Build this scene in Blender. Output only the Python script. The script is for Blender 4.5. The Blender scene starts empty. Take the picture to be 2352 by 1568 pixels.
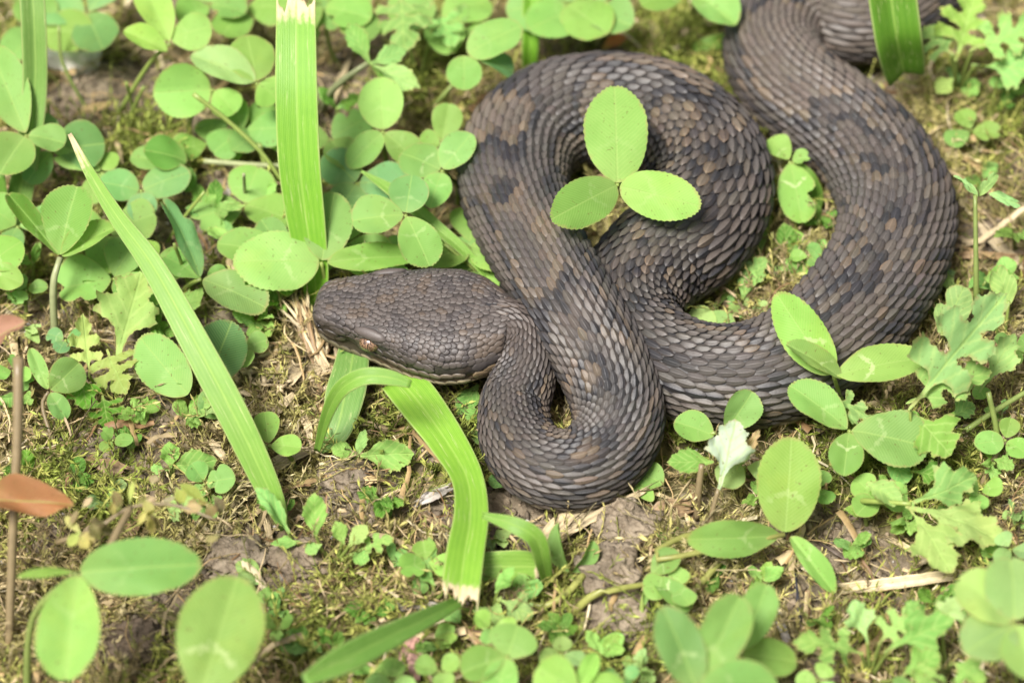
import bpy, math, random
import numpy as np
from mathutils import Vector
from mathutils.geometry import delaunay_2d_cdt

rng = np.random.default_rng(7)
random.seed(7)
scene = bpy.context.scene
COL = scene.collection
S = 0.01                       # everything below is laid out in centimetres
rad = math.radians

# ------------------------------------------------------------------ camera
PITCH = rad(48)
LENS, SENSOR, PW, PH = 100.0, 36.0, 2352.0, 1568.0
FPX = LENS / SENSOR * PW
DIST = FPX / 100.0             # 100 photo pixels per centimetre at the aim point
AIM = np.array([0.0, 0.0, 1.0])
VDIR = np.array([0.0, math.cos(PITCH), -math.sin(PITCH)])
CUP = np.array([0.0, math.sin(PITCH), math.cos(PITCH)])
CRT = np.array([1.0, 0.0, 0.0])
EYE = AIM - VDIR * DIST
cam_d = bpy.data.cameras.new('camera')
cam = bpy.data.objects.new('camera', cam_d)
COL.objects.link(cam)
cam.location = Vector(EYE * S)
cam.rotation_euler = (rad(90) - PITCH, 0, 0)
cam_d.lens, cam_d.sensor_width = LENS, SENSOR
cam_d.clip_start, cam_d.clip_end = 0.01, 100.0
cam_d.dof.use_dof = True
cam_d.dof.focus_distance = (DIST - 1.3) * S
cam_d.dof.aperture_fstop = 9.5
cam_d.dof.aperture_blades = 0
scene.camera = cam

# ------------------------------------------------------------------ light
SUN_EL, SUN_AZ = rad(62), rad(-140)      # azimuth from +Y towards +X
world = bpy.data.worlds.new('World')
scene.world = world
world.use_nodes = True
wn = world.node_tree.nodes
sky = wn.new('ShaderNodeTexSky')
sky.sky_type = 'NISHITA'
sky.sun_disc = False
sky.sun_elevation = SUN_EL
sky.sun_rotation = SUN_AZ
sky.air_density, sky.dust_density, sky.ozone_density = 0.5, 5.0, 0.0
bg = wn['Background']
world.node_tree.links.new(sky.outputs[0], bg.inputs[0])
bg.inputs[1].default_value = 0.078
sun_d = bpy.data.lights.new('sun', 'SUN')
sun_d.energy, sun_d.angle, sun_d.color = 3.8, rad(18), (1.0, 0.975, 0.935)
sun = bpy.data.objects.new('sun', sun_d)
COL.objects.link(sun)
sun_vec = Vector((math.sin(SUN_AZ) * math.cos(SUN_EL), math.cos(SUN_AZ) * math.cos(SUN_EL), math.sin(SUN_EL)))
sun.rotation_euler = sun_vec.to_track_quat('Z', 'Y').to_euler()
vs = scene.view_settings
vs.view_transform, vs.look, vs.exposure, vs.gamma = 'Standard', 'None', 1.2, 1.0
scene.cycles.use_denoising = True
scene.cycles.max_bounces = 8
scene.cycles.transmission_bounces = 6
scene.cycles.diffuse_bounces = 4
scene.cycles.glossy_bounces = 2
scene.cycles.sample_clamp_indirect = 4.0

# ------------------------------------------------------------------ helpers
def nz(v):
    v = np.asarray(v, float)
    return v / (np.linalg.norm(v, axis=-1, keepdims=True) + 1e-12)

def P(px, py, z=0.0):
    """the point at height z that photo pixel (px, py) looks at"""
    d = VDIR * FPX + CRT * (px - PW / 2) - CUP * (py - PH / 2)
    k = (z - EYE[2]) / d[2]
    return EYE + d * k

def pxcm(p):
    return FPX / float(np.dot(np.asarray(p) - EYE, VDIR))   # pixels per cm at p

def _h(ix, iy, seed):
    n = (ix.astype(np.int64) * 374761393 + iy.astype(np.int64) * 668265263 + seed * 974634541) & 0xffffffff
    n = ((n ^ (n >> 13)) * 1274126177) & 0xffffffff
    n = n ^ (n >> 16)
    return (n & 0xffff) / 65535.0

def vn(x, y, seed=0):
    x = np.asarray(x, float); y = np.asarray(y, float)
    ix, iy = np.floor(x), np.floor(y)
    fx, fy = x - ix, y - iy
    fx = fx * fx * (3 - 2 * fx); fy = fy * fy * (3 - 2 * fy)
    a, b = _h(ix, iy, seed), _h(ix + 1, iy, seed)
    c, d = _h(ix, iy + 1, seed), _h(ix + 1, iy + 1, seed)
    return (a * (1 - fx) + b * fx) * (1 - fy) + (c * (1 - fx) + d * fx) * fy

def fbm(x, y, seed=0, o=4):
    s, a, t = 0, 0.5, 0
    for k in range(o):
        s = s + a * vn(x * 2 ** k, y * 2 ** k, seed + k * 17); t += a; a *= 0.5
    return s / t

def smooth01(x, a, b):
    t = np.clip((x - a) / (b - a), 0, 1)
    return t * t * (3 - 2 * t)

def mesh(name, V, F, mat, parent=None, base=None, smooth=True, vec=None, colr=None, flt=None):
    """one mesh object; V in cm world space, placed relative to its thing's base"""
    V = np.asarray(V, float)
    if parent is not None:
        b = np.array(parent['_b'])
    else:
        b = np.asarray(base if base is not None else (0, 0, 0), float)
    me = bpy.data.meshes.new(name)
    if isinstance(F, np.ndarray):
        n, k = F.shape
        me.vertices.add(len(V)); me.vertices.foreach_set('co', ((V - b) * S).ravel())
        me.loops.add(n * k); me.loops.foreach_set('vertex_index', F.ravel().astype(np.int32))
        me.polygons.add(n)
        me.polygons.foreach_set('loop_start', np.arange(0, n * k, k, dtype=np.int32))
        me.update(calc_edges=True)
    else:
        me.from_pydata(((V - b) * S).tolist(), [], F)
    if smooth:
        me.polygons.foreach_set('use_smooth', np.ones(len(me.polygons), bool))
    if vec is not None:
        a = me.attributes.new('lf', 'FLOAT_VECTOR', 'POINT'); a.data.foreach_set('vector', np.asarray(vec, float).ravel())
    if colr is not None:
        c = np.ones((len(V), 4)); c[:, :3] = colr
        a = me.attributes.new('Col', 'FLOAT_COLOR', 'POINT'); a.data.foreach_set('color', c.ravel())
    if flt is not None:
        a = me.attributes.new('mk', 'FLOAT', 'POINT'); a.data.foreach_set('value', np.broadcast_to(flt, len(V)).astype(float))
    me.materials.append(mat)
    o = bpy.data.objects.new(name, me)
    COL.objects.link(o)
    if parent is not None:
        o.parent = parent
    else:
        o.location = Vector(b * S)
    return o

def tag(o, label, cat, group=None, kind=None):
    if label: o['label'] = label
    if cat: o['category'] = cat
    if group: o['group'] = group
    if kind: o['kind'] = kind
    return o

THINGS = []
def thing(name, base, label, cat, group=None):
    o = bpy.data.objects.new(name, None)
    COL.objects.link(o)
    o.empty_display_size = 0.005
    o.location = Vector(np.asarray(base) * S)
    o['_b'] = [float(v) for v in base]
    THINGS.append(o)
    return tag(o, label, cat, group)

def spline(pts, n):
    """Catmull-Rom through rows of numbers, n samples evenly spaced by 3-D length"""
    p = np.asarray(pts, float)
    q = np.vstack([2 * p[0] - p[1], p, 2 * p[-1] - p[-2]])
    out = []
    for i in range(len(p) - 1):
        p0, p1, p2, p3 = q[i:i + 4]
        t = np.linspace(0, 1, 24, endpoint=False)[:, None]
        out.append(0.5 * (2 * p1 + (p2 - p0) * t + (2 * p0 - 5 * p1 + 4 * p2 - p3) * t ** 2 + (3 * p1 - p0 - 3 * p2 + p3) * t ** 3))
    out.append(p[-1:])
    c = np.vstack(out)
    d = np.r_[0, np.cumsum(np.linalg.norm(np.diff(c[:, :3], axis=0), axis=1))]
    s = np.linspace(0, d[-1], n)
    return np.stack([np.interp(s, d, c[:, k]) for k in range(c.shape[1])], 1), d[-1]

def tube(pts, radii, sides=8, n=None, close=True):
    pts = np.asarray(pts, float)
    arr = np.column_stack([pts, np.broadcast_to(radii, len(pts))])
    c, L = spline(arr, n or max(6, 4 * len(pts)))
    t = nz(np.gradient(c[:, :3], axis=0))
    ref = np.array([0.31, 0.2, 0.93]) if abs(t[0][2]) < 0.8 else np.array([1.0, 0.2, 0.1])
    u = nz(np.cross(t, ref)); w = np.cross(t, u)
    a = np.linspace(0, 2 * np.pi, sides, endpoint=False)
    V = (c[:, None, :3] + c[:, None, 3:4] * (np.cos(a)[None, :, None] * u[:, None] + np.sin(a)[None, :, None] * w[:, None])).reshape(-1, 3)
    m = len(c); F = []
    for i in range(m - 1):
        for j in range(sides):
            k = (j + 1) % sides
            F.append((i * sides + j, i * sides + k, (i + 1) * sides + k, (i + 1) * sides + j))
    if close:
        F.append(tuple(range(sides - 1, -1, -1))); F.append(tuple((m - 1) * sides + j for j in range(sides)))
    s = np.repeat(np.linspace(0, 1, m), sides)
    vec = np.column_stack([s, np.tile(np.cos(a), m), np.zeros(len(s))])
    return V, F, vec

# ------------------------------------------------------------------ materials
class NT:
    def __init__(self, name):
        self.m = bpy.data.materials.new(name); self.m.use_nodes = True
        self.t = self.m.node_tree; self.n = self.t.nodes
        self.b = self.n['Principled BSDF']; self.out = self.n['Material Output']
    def add(self, kind, **kw):
        x = self.n.new(kind)
        for k, v in kw.items():
            if k[0] == '_':
                x.inputs[k[1:].replace('_', ' ')].default_value = v
            else:
                setattr(x, k, v)
        return x
    def link(self, a, b): self.t.links.new(a, b)
    def math(self, op, a, b=0.0, c=0.0, clamp=False):
        x = self.add('ShaderNodeMath', operation=op, use_clamp=clamp)
        for i, v in enumerate((a, b, c)):
            if hasattr(v, 'is_linked'): self.link(v, x.inputs[i])
            else: x.inputs[i].default_value = v
        return x.outputs[0]
    def mix(self, f, a, b, mode='MIX'):
        x = self.add('ShaderNodeMix', data_type='RGBA', blend_type=mode)
        for i, v in ((0, f), (6, a), (7, b)):
            if hasattr(v, 'is_linked'): self.link(v, x.inputs[i])
            else: x.inputs[i].default_value = v if i == 0 else (*v, 1.0)[:4]
        return x.outputs[2]
    def attr(self, name): return self.add('ShaderNodeAttribute', attribute_name=name)
    def noise(self, scale, detail=3.0, rough=0.6, coord=None):
        x = self.add('ShaderNodeTexNoise'); x.inputs['Scale'].default_value = scale
        x.inputs['Detail'].default_value = detail; x.inputs['Roughness'].default_value = rough
        if coord is None:
            coord = self.add('ShaderNodeTexCoord').outputs['Object']
        self.link(coord, x.inputs['Vector'])
        return x.outputs['Fac']
    def ramp(self, f, a, b):
        x = self.add('ShaderNodeMapRange', interpolation_type='SMOOTHSTEP')
        self.link(f, x.inputs[0]); x.inputs[1].default_value = a; x.inputs[2].default_value = b
        return x.outputs[0]
    def bump(self, h, strength, dist):
        x = self.add('ShaderNodeBump'); x.inputs['Strength'].default_value = strength
        x.inputs['Distance'].default_value = dist
        self.link(h, x.inputs['Height'])
        self.link(x.outputs[0], self.b.inputs['Normal'])
        return x.outputs[0]
    def translucent(self, colour, fac, nrm=None):
        tr = self.add('ShaderNodeBsdfTranslucent'); self.link(colour, tr.inputs[0])
        mx = self.add('ShaderNodeMixShader'); mx.inputs[0].default_value = fac
        self.link(self.b.outputs[0], mx.inputs[1]); self.link(tr.outputs[0], mx.inputs[2])
        self.link(mx.outputs[0], self.out.inputs[0])
    def set(self, rough=0.5, spec=0.4):
        self.b.inputs['Roughness'].default_value = rough
        self.b.inputs['Specular IOR Level'].default_value = spec

def leaf_material(name, vein=1.0, rough=0.56, trans=0.42, hairy=False, vf=(150.0, -44.0)):
    k = NT(name)
    col = k.attr('Col').outputs['Color']
    sep = k.add('ShaderNodeSeparateXYZ'); k.link(k.attr('lf').outputs['Vector'], sep.inputs[0])
    s, t, e = sep.outputs
    at = k.math('ABSOLUTE', t)
    mk = k.attr('mk').outputs['Fac']
    q = k.math('ADD', k.math('MULTIPLY', s, vf[0]), k.math('MULTIPLY', at, vf[1]))
    wob = k.math('MULTIPLY', k.noise(900, 2), 3.0)
    v = k.math('POWER', k.math('MULTIPLY_ADD', k.math('SINE', k.math('ADD', q, wob)), 0.5, 0.5), 6.0)
    n1 = k.noise(160, 4)
    c = k.mix(k.math('MULTIPLY', v, 0.22 * vein), col, (0.42, 0.52, 0.18))
    c = k.mix(k.math('MULTIPLY', k.ramp(n1, 0.25, 0.8), 0.30), c, k.mix(1.0, c, (0.55, 0.72, 0.5), 'MULTIPLY'))
    c = k.mix(k.math('MULTIPLY', k.ramp(k.noise(70, 3), 0.48, 0.72), 0.30), c, k.mix(1.0, c, (1.35, 1.08, 0.8), 'MULTIPLY'))
    c = k.mix(k.math('MULTIPLY', k.ramp(s, 0.45, 0.0), 0.25), c, (0.34, 0.45, 0.14))
    rib = k.math('SUBTRACT', 1.0, k.ramp(at, 0.012, 0.05))
    c = k.mix(k.math('MULTIPLY', rib, 0.45), c, (0.30, 0.44, 0.12))
    # pale chevron
    dv = k.math('ABSOLUTE', k.math('SUBTRACT', s, k.math('MULTIPLY_ADD', at, -0.20, 0.42)))
    dv = k.math('ADD', dv, k.math('MULTIPLY_ADD', k.noise(900, 3), 0.22, -0.11))
    ch = k.math('MULTIPLY', k.math('SUBTRACT', 1.0, k.ramp(dv, 0.008, 0.04)), k.math('MULTIPLY', mk, k.math('SUBTRACT', 1.0, k.ramp(at, 0.45, 0.75))))
    c = k.mix(k.math('MULTIPLY', ch, 0.42, clamp=True), c, (0.52, 0.60, 0.30))
    # freckles and dry rim
    fr = k.math('MULTIPLY', k.ramp(k.noise(1300, 1), 0.68, 0.76), 0.6)
    c = k.mix(fr, c, (0.13, 0.09, 0.03))
    rim = k.math('MULTIPLY', k.ramp(e, 0.55, 1.0), k.ramp(k.noise(350, 2), 0.3, 0.65))
    c = k.mix(k.math('MULTIPLY', rim, 0.5), c, (0.34, 0.26, 0.11))
    k.link(c, k.b.inputs['Base Color'])
    k.set(rough, 0.13)
    hgt = k.math('ADD', k.math('MULTIPLY', v, -0.16 * vein), k.math('MULTIPLY', k.noise(2200 if hairy else 600, 3), 0.9 if hairy else 0.35))
    hgt = k.math('ADD', hgt, k.math('MULTIPLY', rib, -1.0))
    k.bump(hgt, 0.4 if hairy else 0.22, 0.0003)
    k.translucent(k.mix(1.0, c, (1.15, 1.2, 0.5), 'MULTIPLY'), trans)
    return k.m

M_CLOVER = leaf_material('clover leaf')
M_LOBED = leaf_material('hairy leaf', vein=1.3, rough=0.65, trans=0.36, hairy=True, vf=(36.0, -16.0))

def grass_material():
    k = NT('grass blade')
    col = k.attr('Col').outputs['Color']
    sep = k.add('ShaderNodeSeparateXYZ'); k.link(k.attr('lf').outputs['Vector'], sep.inputs[0])
    s, t, e = sep.outputs
    st = k.math('MULTIPLY_ADD', k.math('SINE', k.math('MULTIPLY', t, 75.0)), 0.5, 0.5)
    st2 = k.math('MULTIPLY_ADD', k.math('SINE', k.math('MULTIPLY', t, 23.0)), 0.5, 0.5)
    c = k.mix(k.math('MULTIPLY', st, 0.24), col, (0.34, 0.50, 0.10))
    c = k.mix(k.math('MULTIPLY', st2, 0.30), c, k.mix(1.0, c, (0.55, 0.75, 0.45), 'MULTIPLY'))
    nn = k.noise(220, 4)
    c = k.mix(k.math('MULTIPLY', k.ramp(nn, 0.4, 0.8), 0.25), c, k.mix(1.0, c, (0.6, 0.75, 0.6), 'MULTIPLY'))
    # dry torn end carried by e, ragged by fibre noise
    dr = k.ramp(k.math('ADD', e, k.math('MULTIPLY_ADD', k.noise(420, 3), 0.6, -0.3)), 0.35, 0.7)
    c = k.mix(dr, c, (0.56, 0.46, 0.29))
    cmb = k.add('ShaderNodeCombineXYZ'); k.link(k.math('MULTIPLY', s, 5.0), cmb.inputs[0]); k.link(k.math('MULTIPLY', t, 5.0), cmb.inputs[1])
    oi = k.add('ShaderNodeObjectInfo'); k.link(k.math('MULTIPLY', oi.outputs['Random'], 40.0), cmb.inputs[2])
    bl = k.noise(1.6, 5, 0.7, cmb.outputs[0])
    c = k.mix(k.math('MULTIPLY', k.ramp(bl, 0.56, 0.72), 0.6), c, (0.50, 0.52, 0.24))
    c = k.mix(k.math('MULTIPLY', k.ramp(bl, 0.46, 0.28), 0.35), c, k.mix(1.0, c, (0.6, 0.78, 0.75), 'MULTIPLY'))
    ab = k.math('ABSOLUTE', t)
    c = k.mix(k.math('MULTIPLY', k.ramp(ab, 0.90, 0.98), 0.45), c, (0.45, 0.48, 0.20))
    c = k.mix(k.math('MULTIPLY', k.math('SUBTRACT', 1.0, k.ramp(ab, 0.02, 0.09)), 0.35), c, (0.36, 0.50, 0.12))
    k.link(c, k.b.inputs['Base Color'])
    k.set(0.42, 0.35)
    k.bump(k.math('ADD', st, k.math('MULTIPLY', k.noise(900, 2), 0.4)), 0.25, 0.0003)
    k.translucent(k.mix(1.0, c, (1.2, 1.15, 0.45), 'MULTIPLY'), 0.34)
    return k.m
M_GRASS = grass_material()

def attr_material(name, rough, spec, noise_scale, amount, bump, trans=0.0):
    k = NT(name)
    col = k.attr('Col').outputs['Color']
    n = k.noise(noise_scale, 4, 0.65)
    c = k.mix(k.math('MULTIPLY', k.ramp(n, 0.3, 0.75), amount), col, k.mix(1.0, col, (0.45, 0.43, 0.4), 'MULTIPLY'))
    k.link(c, k.b.inputs['Base Color']); k.set(rough, spec)
    if bump: k.bump(n, bump, 0.0006)
    if trans: k.translucent(c, trans)
    return k.m
M_STEM = attr_material('green stem', 0.4, 0.4, 350, 0.35, 0.15, 0.2)
M_MOSS = attr_material('moss', 0.6, 0.3, 300, 0.25, 0.0, 0.25)
M_STRAW = attr_material('dry straw', 0.55, 0.35, 500, 0.55, 0.3, 0.12)
M_STONE = attr_material('pale stone', 0.8, 0.3, 260, 0.4, 0.5)

def soil_material():
    k = NT('damp soil')
    col = k.attr('Col').outputs['Color']
    n1 = k.noise(260, 6, 0.7); n2 = k.noise(1400, 4, 0.7)
    c = k.mix(k.ramp(n1, 0.3, 0.7), k.mix(1.0, col, (0.45, 0.42, 0.38), 'MULTIPLY'), col)
    c = k.mix(k.math('MULTIPLY', k.ramp(n2, 0.62, 0.72), 0.5), c, (0.42, 0.36, 0.27))
    k.link(c, k.b.inputs['Base Color'])
    r = k.math('MULTIPLY_ADD', n1, 0.5, 0.35); k.link(r, k.b.inputs['Roughness'])
    k.b.inputs['Specular IOR Level'].default_value = 0.4
    k.bump(k.math('ADD', n1, k.math('MULTIPLY', n2, 0.45)), 0.9, 0.0012)
    return k.m
M_SOIL = soil_material()

def scale_material():
    k = NT('snake scale')
    col = k.attr('Col').outputs['Color']
    n = k.noise(1500, 3, 0.7)
    c = k.mix(k.math('MULTIPLY', k.ramp(n, 0.35, 0.75), 0.35), col, k.mix(1.0, col, (0.6, 0.58, 0.57), 'MULTIPLY'))
    k.link(c, k.b.inputs['Base Color'])
    k.set(0.50, 0.38)
    k.bump(n, 0.25, 0.0003)
    return k.m
M_SCALE = scale_material()

# ------------------------------------------------------------------ snake centre line (needed by the ground)
SNAKE = [  # px, py, height of the body's centre, thickness
    (1075, 746, 1.80, 1.40), (1145, 752, 1.78, 1.42), (1192, 782, 1.62, 1.44), (1205, 838, 1.38, 1.46), (1196, 890, 1.15, 1.50), (1181, 940, 0.98, 1.58),
    (1192, 1015, 0.88, 1.70), (1245, 1070, 0.86, 1.80), (1325, 1080, 0.88, 1.88), (1395, 1035, 0.95, 1.96),
    (1421, 955, 1.20, 2.04), (1393, 850, 1.60, 2.12), (1328, 735, 1.95, 2.18), (1260, 620, 1.92, 2.24),
    (1206, 515, 1.68, 2.40), (1180, 425, 1.45, 2.62), (1198, 335, 1.38, 2.78), (1280, 272, 1.36, 2.84),
    (1400, 254, 1.36, 2.84), (1520, 278, 1.36, 2.88), (1608, 350, 1.36, 2.94), (1634, 440, 1.36, 2.94),
    (1588, 536, 1.32, 2.84), (1500, 607, 1.24, 2.62), (1444, 688, 1.18, 2.44), (1456, 770, 1.14, 2.36),
    (1535, 835, 1.14, 2.36), (1640, 866, 1.15, 2.40), (1755, 858, 1.18, 2.50), (1865, 805, 1.22, 2.62),
    (1965, 710, 1.25, 2.72), (2040, 595, 1.25, 2.76), (2060, 475, 1.25, 2.76), (2005, 360, 1.22, 2.68),
    (1910, 272, 1.2, 2.58), (1825, 205, 1.18, 2.5), (1775, 130, 1.16, 2.45), (1795, 55, 1.15, 2.42),
    (1870, 24, 1.14, 2.38), (1960, 48, 1.12, 2.34), (2045, 30, 1.1, 2.28), (2120, -40, 1.05, 2.2), (2170, -150, 1.0, 2.1)]
SN = np.array([[*P(a, b, z), d * 0.985] for a, b, z, d in SNAKE])
NC = 1800
SC, SLEN = spline(SN, NC)
SPOS, SDIA = SC[:, :3], SC[:, 3]
STAN = nz(np.gradient(SPOS, axis=0))
SSIDE = nz(np.cross(STAN, np.array([0, 0, 1.0])))
SUP = np.cross(SSIDE, STAN)

def to_path(x, y):
    """plan distance to the snake's centre line"""
    p = SPOS[::12, :2]
    sh = np.shape(x)
    q = np.column_stack([np.ravel(x), np.ravel(y)])
    out = np.empty(len(q))
    for i in range(0, len(q), 20000):
        d = q[i:i + 20000, None] - p[None]
        out[i:i + 20000] = np.sqrt((d ** 2).sum(2).min(1))
    return out.reshape(sh)

# ------------------------------------------------------------------ ground
BARE = [(1430, 1235, 1.0), (1420, 1340, 1.0), (800, 1130, 0.9), (845, 1200, 0.6), (560, 1270, 1.0), (700, 1265, 0.9), (1415, 1430, 1.0),
        (100, 1240, 0.8), (330, 1480, 1.0), (1900, 1230, 1.3), (2040, 1290, 1.0), (420, 1130, 0.6), (1560, 1190, 0.7), (1700, 1290, 0.7),
        (520, 455, 1.0), (150, 400, 1.0), (1240, 130, 0.6)]
BARE_P = np.array([[*P(a, b, 0)[:2], r] for a, b, r in BARE])

def bare(x, y):
    m = np.zeros(np.shape(x))
    for bx, by, r in BARE_P:
        d = np.hypot(x - bx, y - by) / r + 0.7 * (fbm(x * 1.3, y * 1.3, 91) - 0.5)
        m = np.maximum(m, 1 - smooth01(d, 0.55, 1.05))
    m = np.maximum(m, smooth01(fbm(x * 0.45, y * 0.45, 5), 0.59, 0.68))
    return m

def hgt(x, y):
    x = np.asarray(x, float); y = np.asarray(y, float)
    h = 0.75 * (fbm(x * 0.28, y * 0.28, 1) - 0.5) + 0.55 * (fbm(x * 0.9, y * 0.9, 2) - 0.5)
    clump = 1 - np.abs(2 * fbm(x * 1.9, y * 1.9, 3, 3) - 1)
    h = h + 0.30 * (clump - 0.7) + 0.16 * (fbm(x * 6, y * 6, 4, 3) - 0.5)
    return h

_hg = {}
def ground_z(x, y):
    h = float(hgt(np.array([x]), np.array([y]))[0])
    d = float(to_path(np.array([x]), np.array([y]))[0])
    k = float(smooth01(np.array(d), 0.6, 2.2))
    return h * (0.35 + 0.65 * k) - 0.14 * (1 - k)

def G(px, py, up=0.0):
    """the point on the ground that photo pixel (px, py) looks at"""
    z = 0.0
    for _ in range(4):
        p = P(px, py, z); z = ground_z(p[0], p[1])
    p = P(px, py, z + up)
    return p

def axis_grid(lo, hi, step):
    core = np.arange(lo, hi + step / 2, step)
    g, s, a, b = [], step, lo, hi
    left, right = [], []
    while b - hi < 300:
        s *= 1.5; a -= s; b += s; left.append(a); right.append(b)
    return np.r_[left[::-1], core, right]
gx, gy = axis_grid(-14.5, 14.5, 0.065), axis_grid(-11.5, 15.5, 0.065)
X, Y = np.meshgrid(gx, gy)
Zg = hgt(X, Y)
kk = smooth01(to_path(X, Y), 0.6, 2.2)
Zg = Zg * (0.35 + 0.65 * kk) - 0.14 * (1 - kk)
nx, ny = len(gx), len(gy)
idx = np.arange(nx * ny).reshape(ny, nx)
Fg = np.stack([idx[:-1, :-1], idx[:-1, 1:], idx[1:, 1:], idx[1:, :-1]], -1).reshape(-1, 4)
bm_ = bare(X, Y).ravel()[:, None]
f1 = fbm(X * 0.8, Y * 0.8, 31).ravel()[:, None]
soil_c = np.array([0.25, 0.20, 0.135]) * (0.65 + 0.6 * f1)
duff_c = np.array([0.19, 0.165, 0.060]) * (0.6 + 0.8 * f1)
ground = mesh('ground', np.column_stack([X.ravel(), Y.ravel(), Zg.ravel()]), Fg, M_SOIL, colr=soil_c * bm_ + duff_c * (1 - bm_))
tag(ground, None, None, kind='structure')

# ------------------------------------------------------------------ moss and thatch (uncountable)
def scatter(n, lo, hi, dens):
    x = rng.uniform(lo[0], hi[0], n); y = rng.uniform(lo[1], hi[1], n)
    k = rng.random(n) < dens(x, y)
    return x[k], y[k]

def ground_zs(x, y):
    k = smooth01(to_path(x, y), 0.6, 2.2)
    return hgt(x, y) * (0.35 + 0.65 * k) - 0.14 * (1 - k)

def moss(n):
    x, y = scatter(n, (-14.5, -11.5), (14.5, 15), lambda x, y: (1 - 0.93 * bare(x, y)) * (0.2 + 0.8 * smooth01(fbm(x * 0.75, y * 0.75, 44), 0.36, 0.54)) * (0.15 + 0.85 * smooth01(to_path(x, y), 0.5, 1.0)))
    n = len(x); z = ground_zs(x, y) - 0.04
    L = rng.uniform(0.45, 1.35, n) * (0.6 + 0.8 * fbm(x * 0.5, y * 0.5, 61))
    az = rng.uniform(0, 2 * np.pi, n); lean = rng.uniform(0.4, 1.35, n)
    d0 = np.column_stack([np.cos(az) * np.sin(lean), np.sin(az) * np.sin(lean), np.cos(lean)])
    bend = rng.normal(0, 0.45, (n, 3)); bend[:, 2] = -np.abs(bend[:, 2]) * 0.6
    K = 9
    ts = np.linspace(0, 1, K)
    B = np.column_stack([x, y, z])
    ctr = B[:, None] + (d0[:, None] * ts[None, :, None] + bend[:, None] * (ts ** 2)[None, :, None] * 0.5) * L[:, None, None]
    floor = ground_zs(ctr[..., 0].ravel(), ctr[..., 1].ravel()).reshape(n, K) + 0.02
    ctr[..., 2] = np.maximum(ctr[..., 2], floor)
    tan = nz(np.gradient(ctr, axis=1))
    u = nz(np.cross(tan, np.array([0.2, 0.1, 1.0]))); w = np.cross(tan, u)
    # stem: three-sided
    a3 = np.array([0, 2.1, 4.2]); r = 0.012 + 0.004 * rng.random((n, 1, 1, 1))
    St = ctr[:, ::2, None] + r * (np.cos(a3)[None, None, :, None] * u[:, ::2, None] + np.sin(a3)[None, None, :, None] * w[:, ::2, None])
    ks = St.shape[1]
    base = (np.arange(n) * ks * 3)[:, None, None]
    ii, jj = np.meshgrid(np.arange(ks - 1), np.arange(3), indexing='ij')
    q = np.stack([ii * 3 + jj, ii * 3 + (jj + 1) % 3, (ii + 1) * 3 + (jj + 1) % 3, (ii + 1) * 3 + jj], -1).reshape(-1, 4)
    Fq = (q[None] + base).reshape(-1, 4)
    # leaves: two or three pointed quads at every node
    leaves_per = 2
    LV = []
    for k in range(leaves_per):
        ph = rng.uniform(0, 2 * np.pi, (n, K)) + k * np.pi
        out = np.cos(ph)[..., None] * u + np.sin(ph)[..., None] * w
        sd = nz(np.cross(tan, out))
        ll = (0.10 + 0.15 * rng.random((n, K)))[..., None] * (0.6 + 0.8 * fbm(x * 0.7, y * 0.7, 71))[:, None, None]
        dirn = nz(out + tan * 1.3)
        p0 = ctr; p1 = ctr + dirn * ll * 0.42 + sd * ll * 0.11
        p2 = ctr + dirn * ll; p3 = ctr + dirn * ll * 0.42 - sd * ll * 0.11
        LV.append(np.stack([p0, p1, p2, p3], 2).reshape(-1, 3))
    LV = np.vstack(LV)
    off = n * ks * 3
    Fl = np.arange(len(LV)).reshape(-1, 4) + off
    pal = np.array([[0.50, 0.45, 0.16], [0.32, 0.38, 0.075], [0.60, 0.51, 0.27], [0.37, 0.29, 0.14], [0.43, 0.44, 0.11]])
    f = smooth01(fbm(x * 0.42, y * 0.42, 81, 3), .32, .68) * .75 + rng.random(n) * 0.42 - .13
    pick = np.clip(f / 1.1 * 5, 0, 4).astype(int)
    order = np.array([1, 4, 3, 0, 2])
    c = pal[order[pick]] * rng.uniform(0.55, 1.2, (n, 1)) * np.where(rng.random(n) < .18, .5, 1)[:, None]
    cs = np.repeat(c * 0.8, ks * 3, 0)
    cl = np.vstack([np.repeat(c, K * 4, 0) * rng.uniform(0.85, 1.2) for _ in range(leaves_per)])
    return np.vstack([St.reshape(-1, 3), LV]), np.vstack([Fq, Fl]), np.vstack([cs, cl])
Vm, Fm, Cm = moss(46000)
o = mesh('moss', Vm, Fm, M_MOSS, colr=Cm)
tag(o, 'yellow green feathery moss carpeting the soil', 'moss', kind='stuff')

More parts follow.
